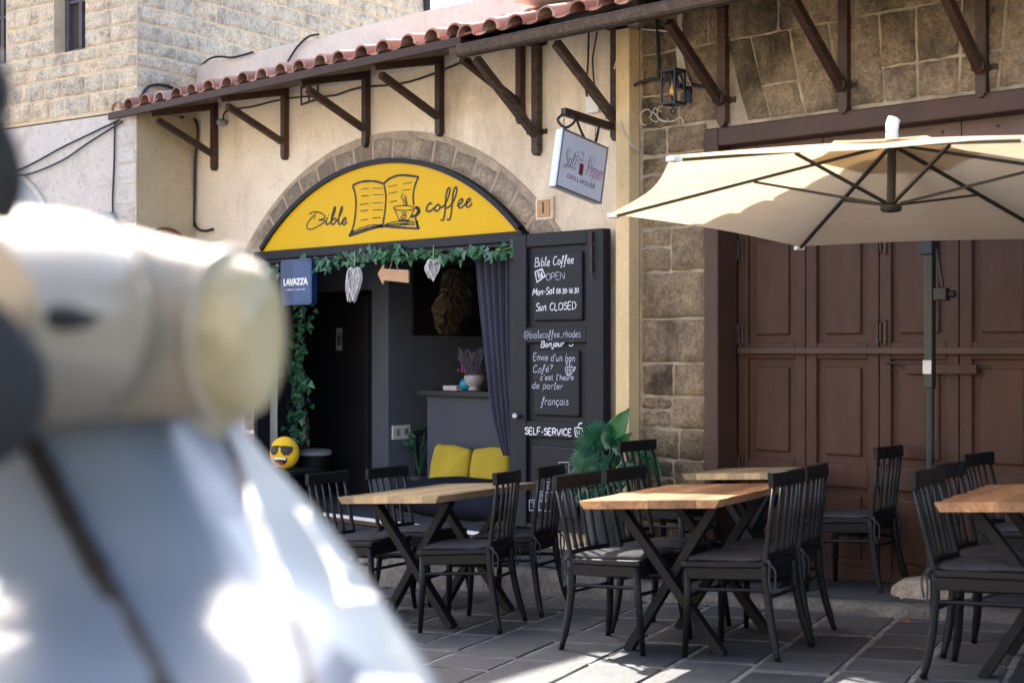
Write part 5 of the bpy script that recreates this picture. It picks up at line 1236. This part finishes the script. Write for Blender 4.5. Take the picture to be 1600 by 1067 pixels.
mb = MB(); mb.grid(P[:4], close=True); mb.add(P[0], [tuple(range(25,-1,-1))]); hl_ = mb.build('headlight', m_lens, sco, smooth=True, sub=1)
rg = [p*1.0 for p in P[3]]; cc_ = sum(rg, V((0,0,0)))/26
mb = MB(); mb.tube([cc_ + (p-cc_)*1.012 for p in rg] + [cc_ + (rg[0]-cc_)*1.012], .006, 8, False); mb.build('headlight_rim', m_cream, hl_, smooth=True)
mb = MB(); mb.blob(D(93,495,1.045), (.030,.016,.010), 16, 10, Mx.Rotation(R(45),3,'Z')); mb.build('lever_slot', m_tyre, sco, smooth=True)
mb = MB(); mb.tube([D(-120,600,.95), D(-50,612,1.0), D(5,640,1.06)], [.075,.06,.03], 16); mb.build('grip', m_tyre, sco, smooth=True)
mb = MB(); mb.tube(smooth_line([D(-10,330,1.06), D(5,285,1.05), D(-5,235,1.04), D(-30,180,1.03)], 4), .016, 10); mb.blob(D(-45,150,1.03), (.05,.02,.035)); mb.build('mirror', m_tyre, sco, smooth=True)
YS = [(640,1.265,362),(668,1.26,374),(690,1.25,386),(720,1.238,410),(760,1.222,446),(800,1.20,484),(830,1.185,508),(900,1.145,562),(940,1.115,590),(980,1.06,616),(1067,.96,674),(1200,.85,730),(1400,.76,775)]
def shp(y):
    for (a, za, ra), (b_, zb_, rb) in zip(YS, YS[1:]):
        if y <= b_: k = max(0,(y-a)/(b_-a)); return za + (zb_-za)*k, ra + (rb-ra)*k
    return YS[-1][1], YS[-1][2]
XL = -160
def shield(px, y, lift=0):
    z0, xr = shp(y); t_ = (px - XL)/(xr - XL)
    z = z0 + .17*max(0,(t_-.62)/.38)**2.2 + .02*max(0,(.42-t_)/.42)**2
    return D(px, y, z - lift)
mb = MB(); P = []
for y in [662,668,676,690,705,720,740,760,795,830,865,900,940,980,1020,1067,1130,1200,1300,1400]:
    xr = shp(y)[1]; P.append([shield(XL + (xr-XL)*(1-(1-k/30)**1.25), y) for k in range(31)])
mb.grid(P); mb.build('leg_shield', m_silver, sco, smooth=True, solid=.012)
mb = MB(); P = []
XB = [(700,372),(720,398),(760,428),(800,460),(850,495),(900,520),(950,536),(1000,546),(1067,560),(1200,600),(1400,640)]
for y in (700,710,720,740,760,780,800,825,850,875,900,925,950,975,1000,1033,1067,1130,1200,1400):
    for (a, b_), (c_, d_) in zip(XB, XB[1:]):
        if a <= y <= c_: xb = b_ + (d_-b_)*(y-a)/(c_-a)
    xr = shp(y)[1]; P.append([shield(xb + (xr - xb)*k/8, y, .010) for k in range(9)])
mb.grid(P); mb.build('shield_sunlit_band', M('scooter_painted_sunlight', (.78,.75,.70), .3, .03, 2, 0, coat=.2), sco, smooth=True, solid=.006)  # white band with sunlight on the shield's right border painted into its colour
for L_, wd in (([(42,682),(72,735),(105,800),(140,865),(175,930),(212,998),(250,1067),(330,1230)], .017), ([(348,690),(368,740),(388,795),(412,860),(435,925),(455,990),(470,1040),(500,1180)], .015)):
    mb = MB(); q = smooth_line([(a, b_, 0) for a, b_ in L_], 5); P = []
    pp_ = [shield(v.x, v.y, .013) for v in q]
    ribbon(mb, pp_, wd, tuple((V((0,0,HC)) - pp_[0]).normalized())); mb.build('trim_strip', m_groove, sco, solid=.004)
mb = MB(); mb.tube([D(455,1090,1.12), D(470,1040,1.135)], .004, 6); mb.build('horn_cover_rivet', m_groove, sco)
mb = MB(); mb.blob(D(200,660,1.36), (.10,.07,.07), 20, 12, Mx.Rotation(R(40),3,'Z')); mb.build('steering_neck', m_cream, sco, smooth=True)
# the rest of the machine, below and beyond the frame
bx_ = D(250,548,1.25); bd = V((RT[0],RT[1],0)); bf = V((FW[0],FW[1],0)); G0 = .61
pos = lambda r_, f_, z: V((bx_.x, bx_.y, 0)) + bd*r_ + bf*f_ + V((0,0,z))
whl = lambda ctr_, nm: None
for (r_, f_) in ((.10,-.02),(-.62,-.95)):
    c = pos(r_, f_, G0 + .22); ax = Mx.Rotation(math.atan2(bf.y*.8+bd.y*.35, bf.x*.8+bd.x*.35), 3, 'Z') @ Mx.Rotation(R(90), 3, 'X')
    mb = MB(); mb.lathe(c, [(.12,-.05),(.20,-.05),(.22,-.03),(.22,.03),(.20,.05),(.12,.05)], 28, ax); wo = mb.build('wheel', m_tyre, sco, smooth='auto')
    mb = MB(); mb.lathe(c, [(.02,-.04),(.125,-.04),(.125,.04),(.02,.04)], 20, ax); mb.build('rim', m_alu, wo)
mb = MB(); mb.blob(pos(.10,-.02,G0+.34), (.13,.20,.14), 20, 12, Mx.Rotation(R(20),3,'Z')); mb.build('front_fender', m_cream, sco, smooth=True)
mb = MB(); mb.bar(pos(.0,-.15,G0+.20), pos(-.40,-.62,G0+.20), .34, .06); mb.build('floorboard', m_tyre, sco, bevel=.02)
mb = MB(); cushion(mb, pos(-.62,-.95,G0+.45), .24, .42, .22, Mx.Rotation(R(20),3,'Z'), .6); mb.build('rear_body', m_cream, sco, smooth=True)
mb = MB(); cushion(mb, pos(-.60,-.92,G0+.72), .16, .36, .07, Mx.Rotation(R(20),3,'Z'), .6); mb.build('seat', m_tyre, sco, smooth=True)
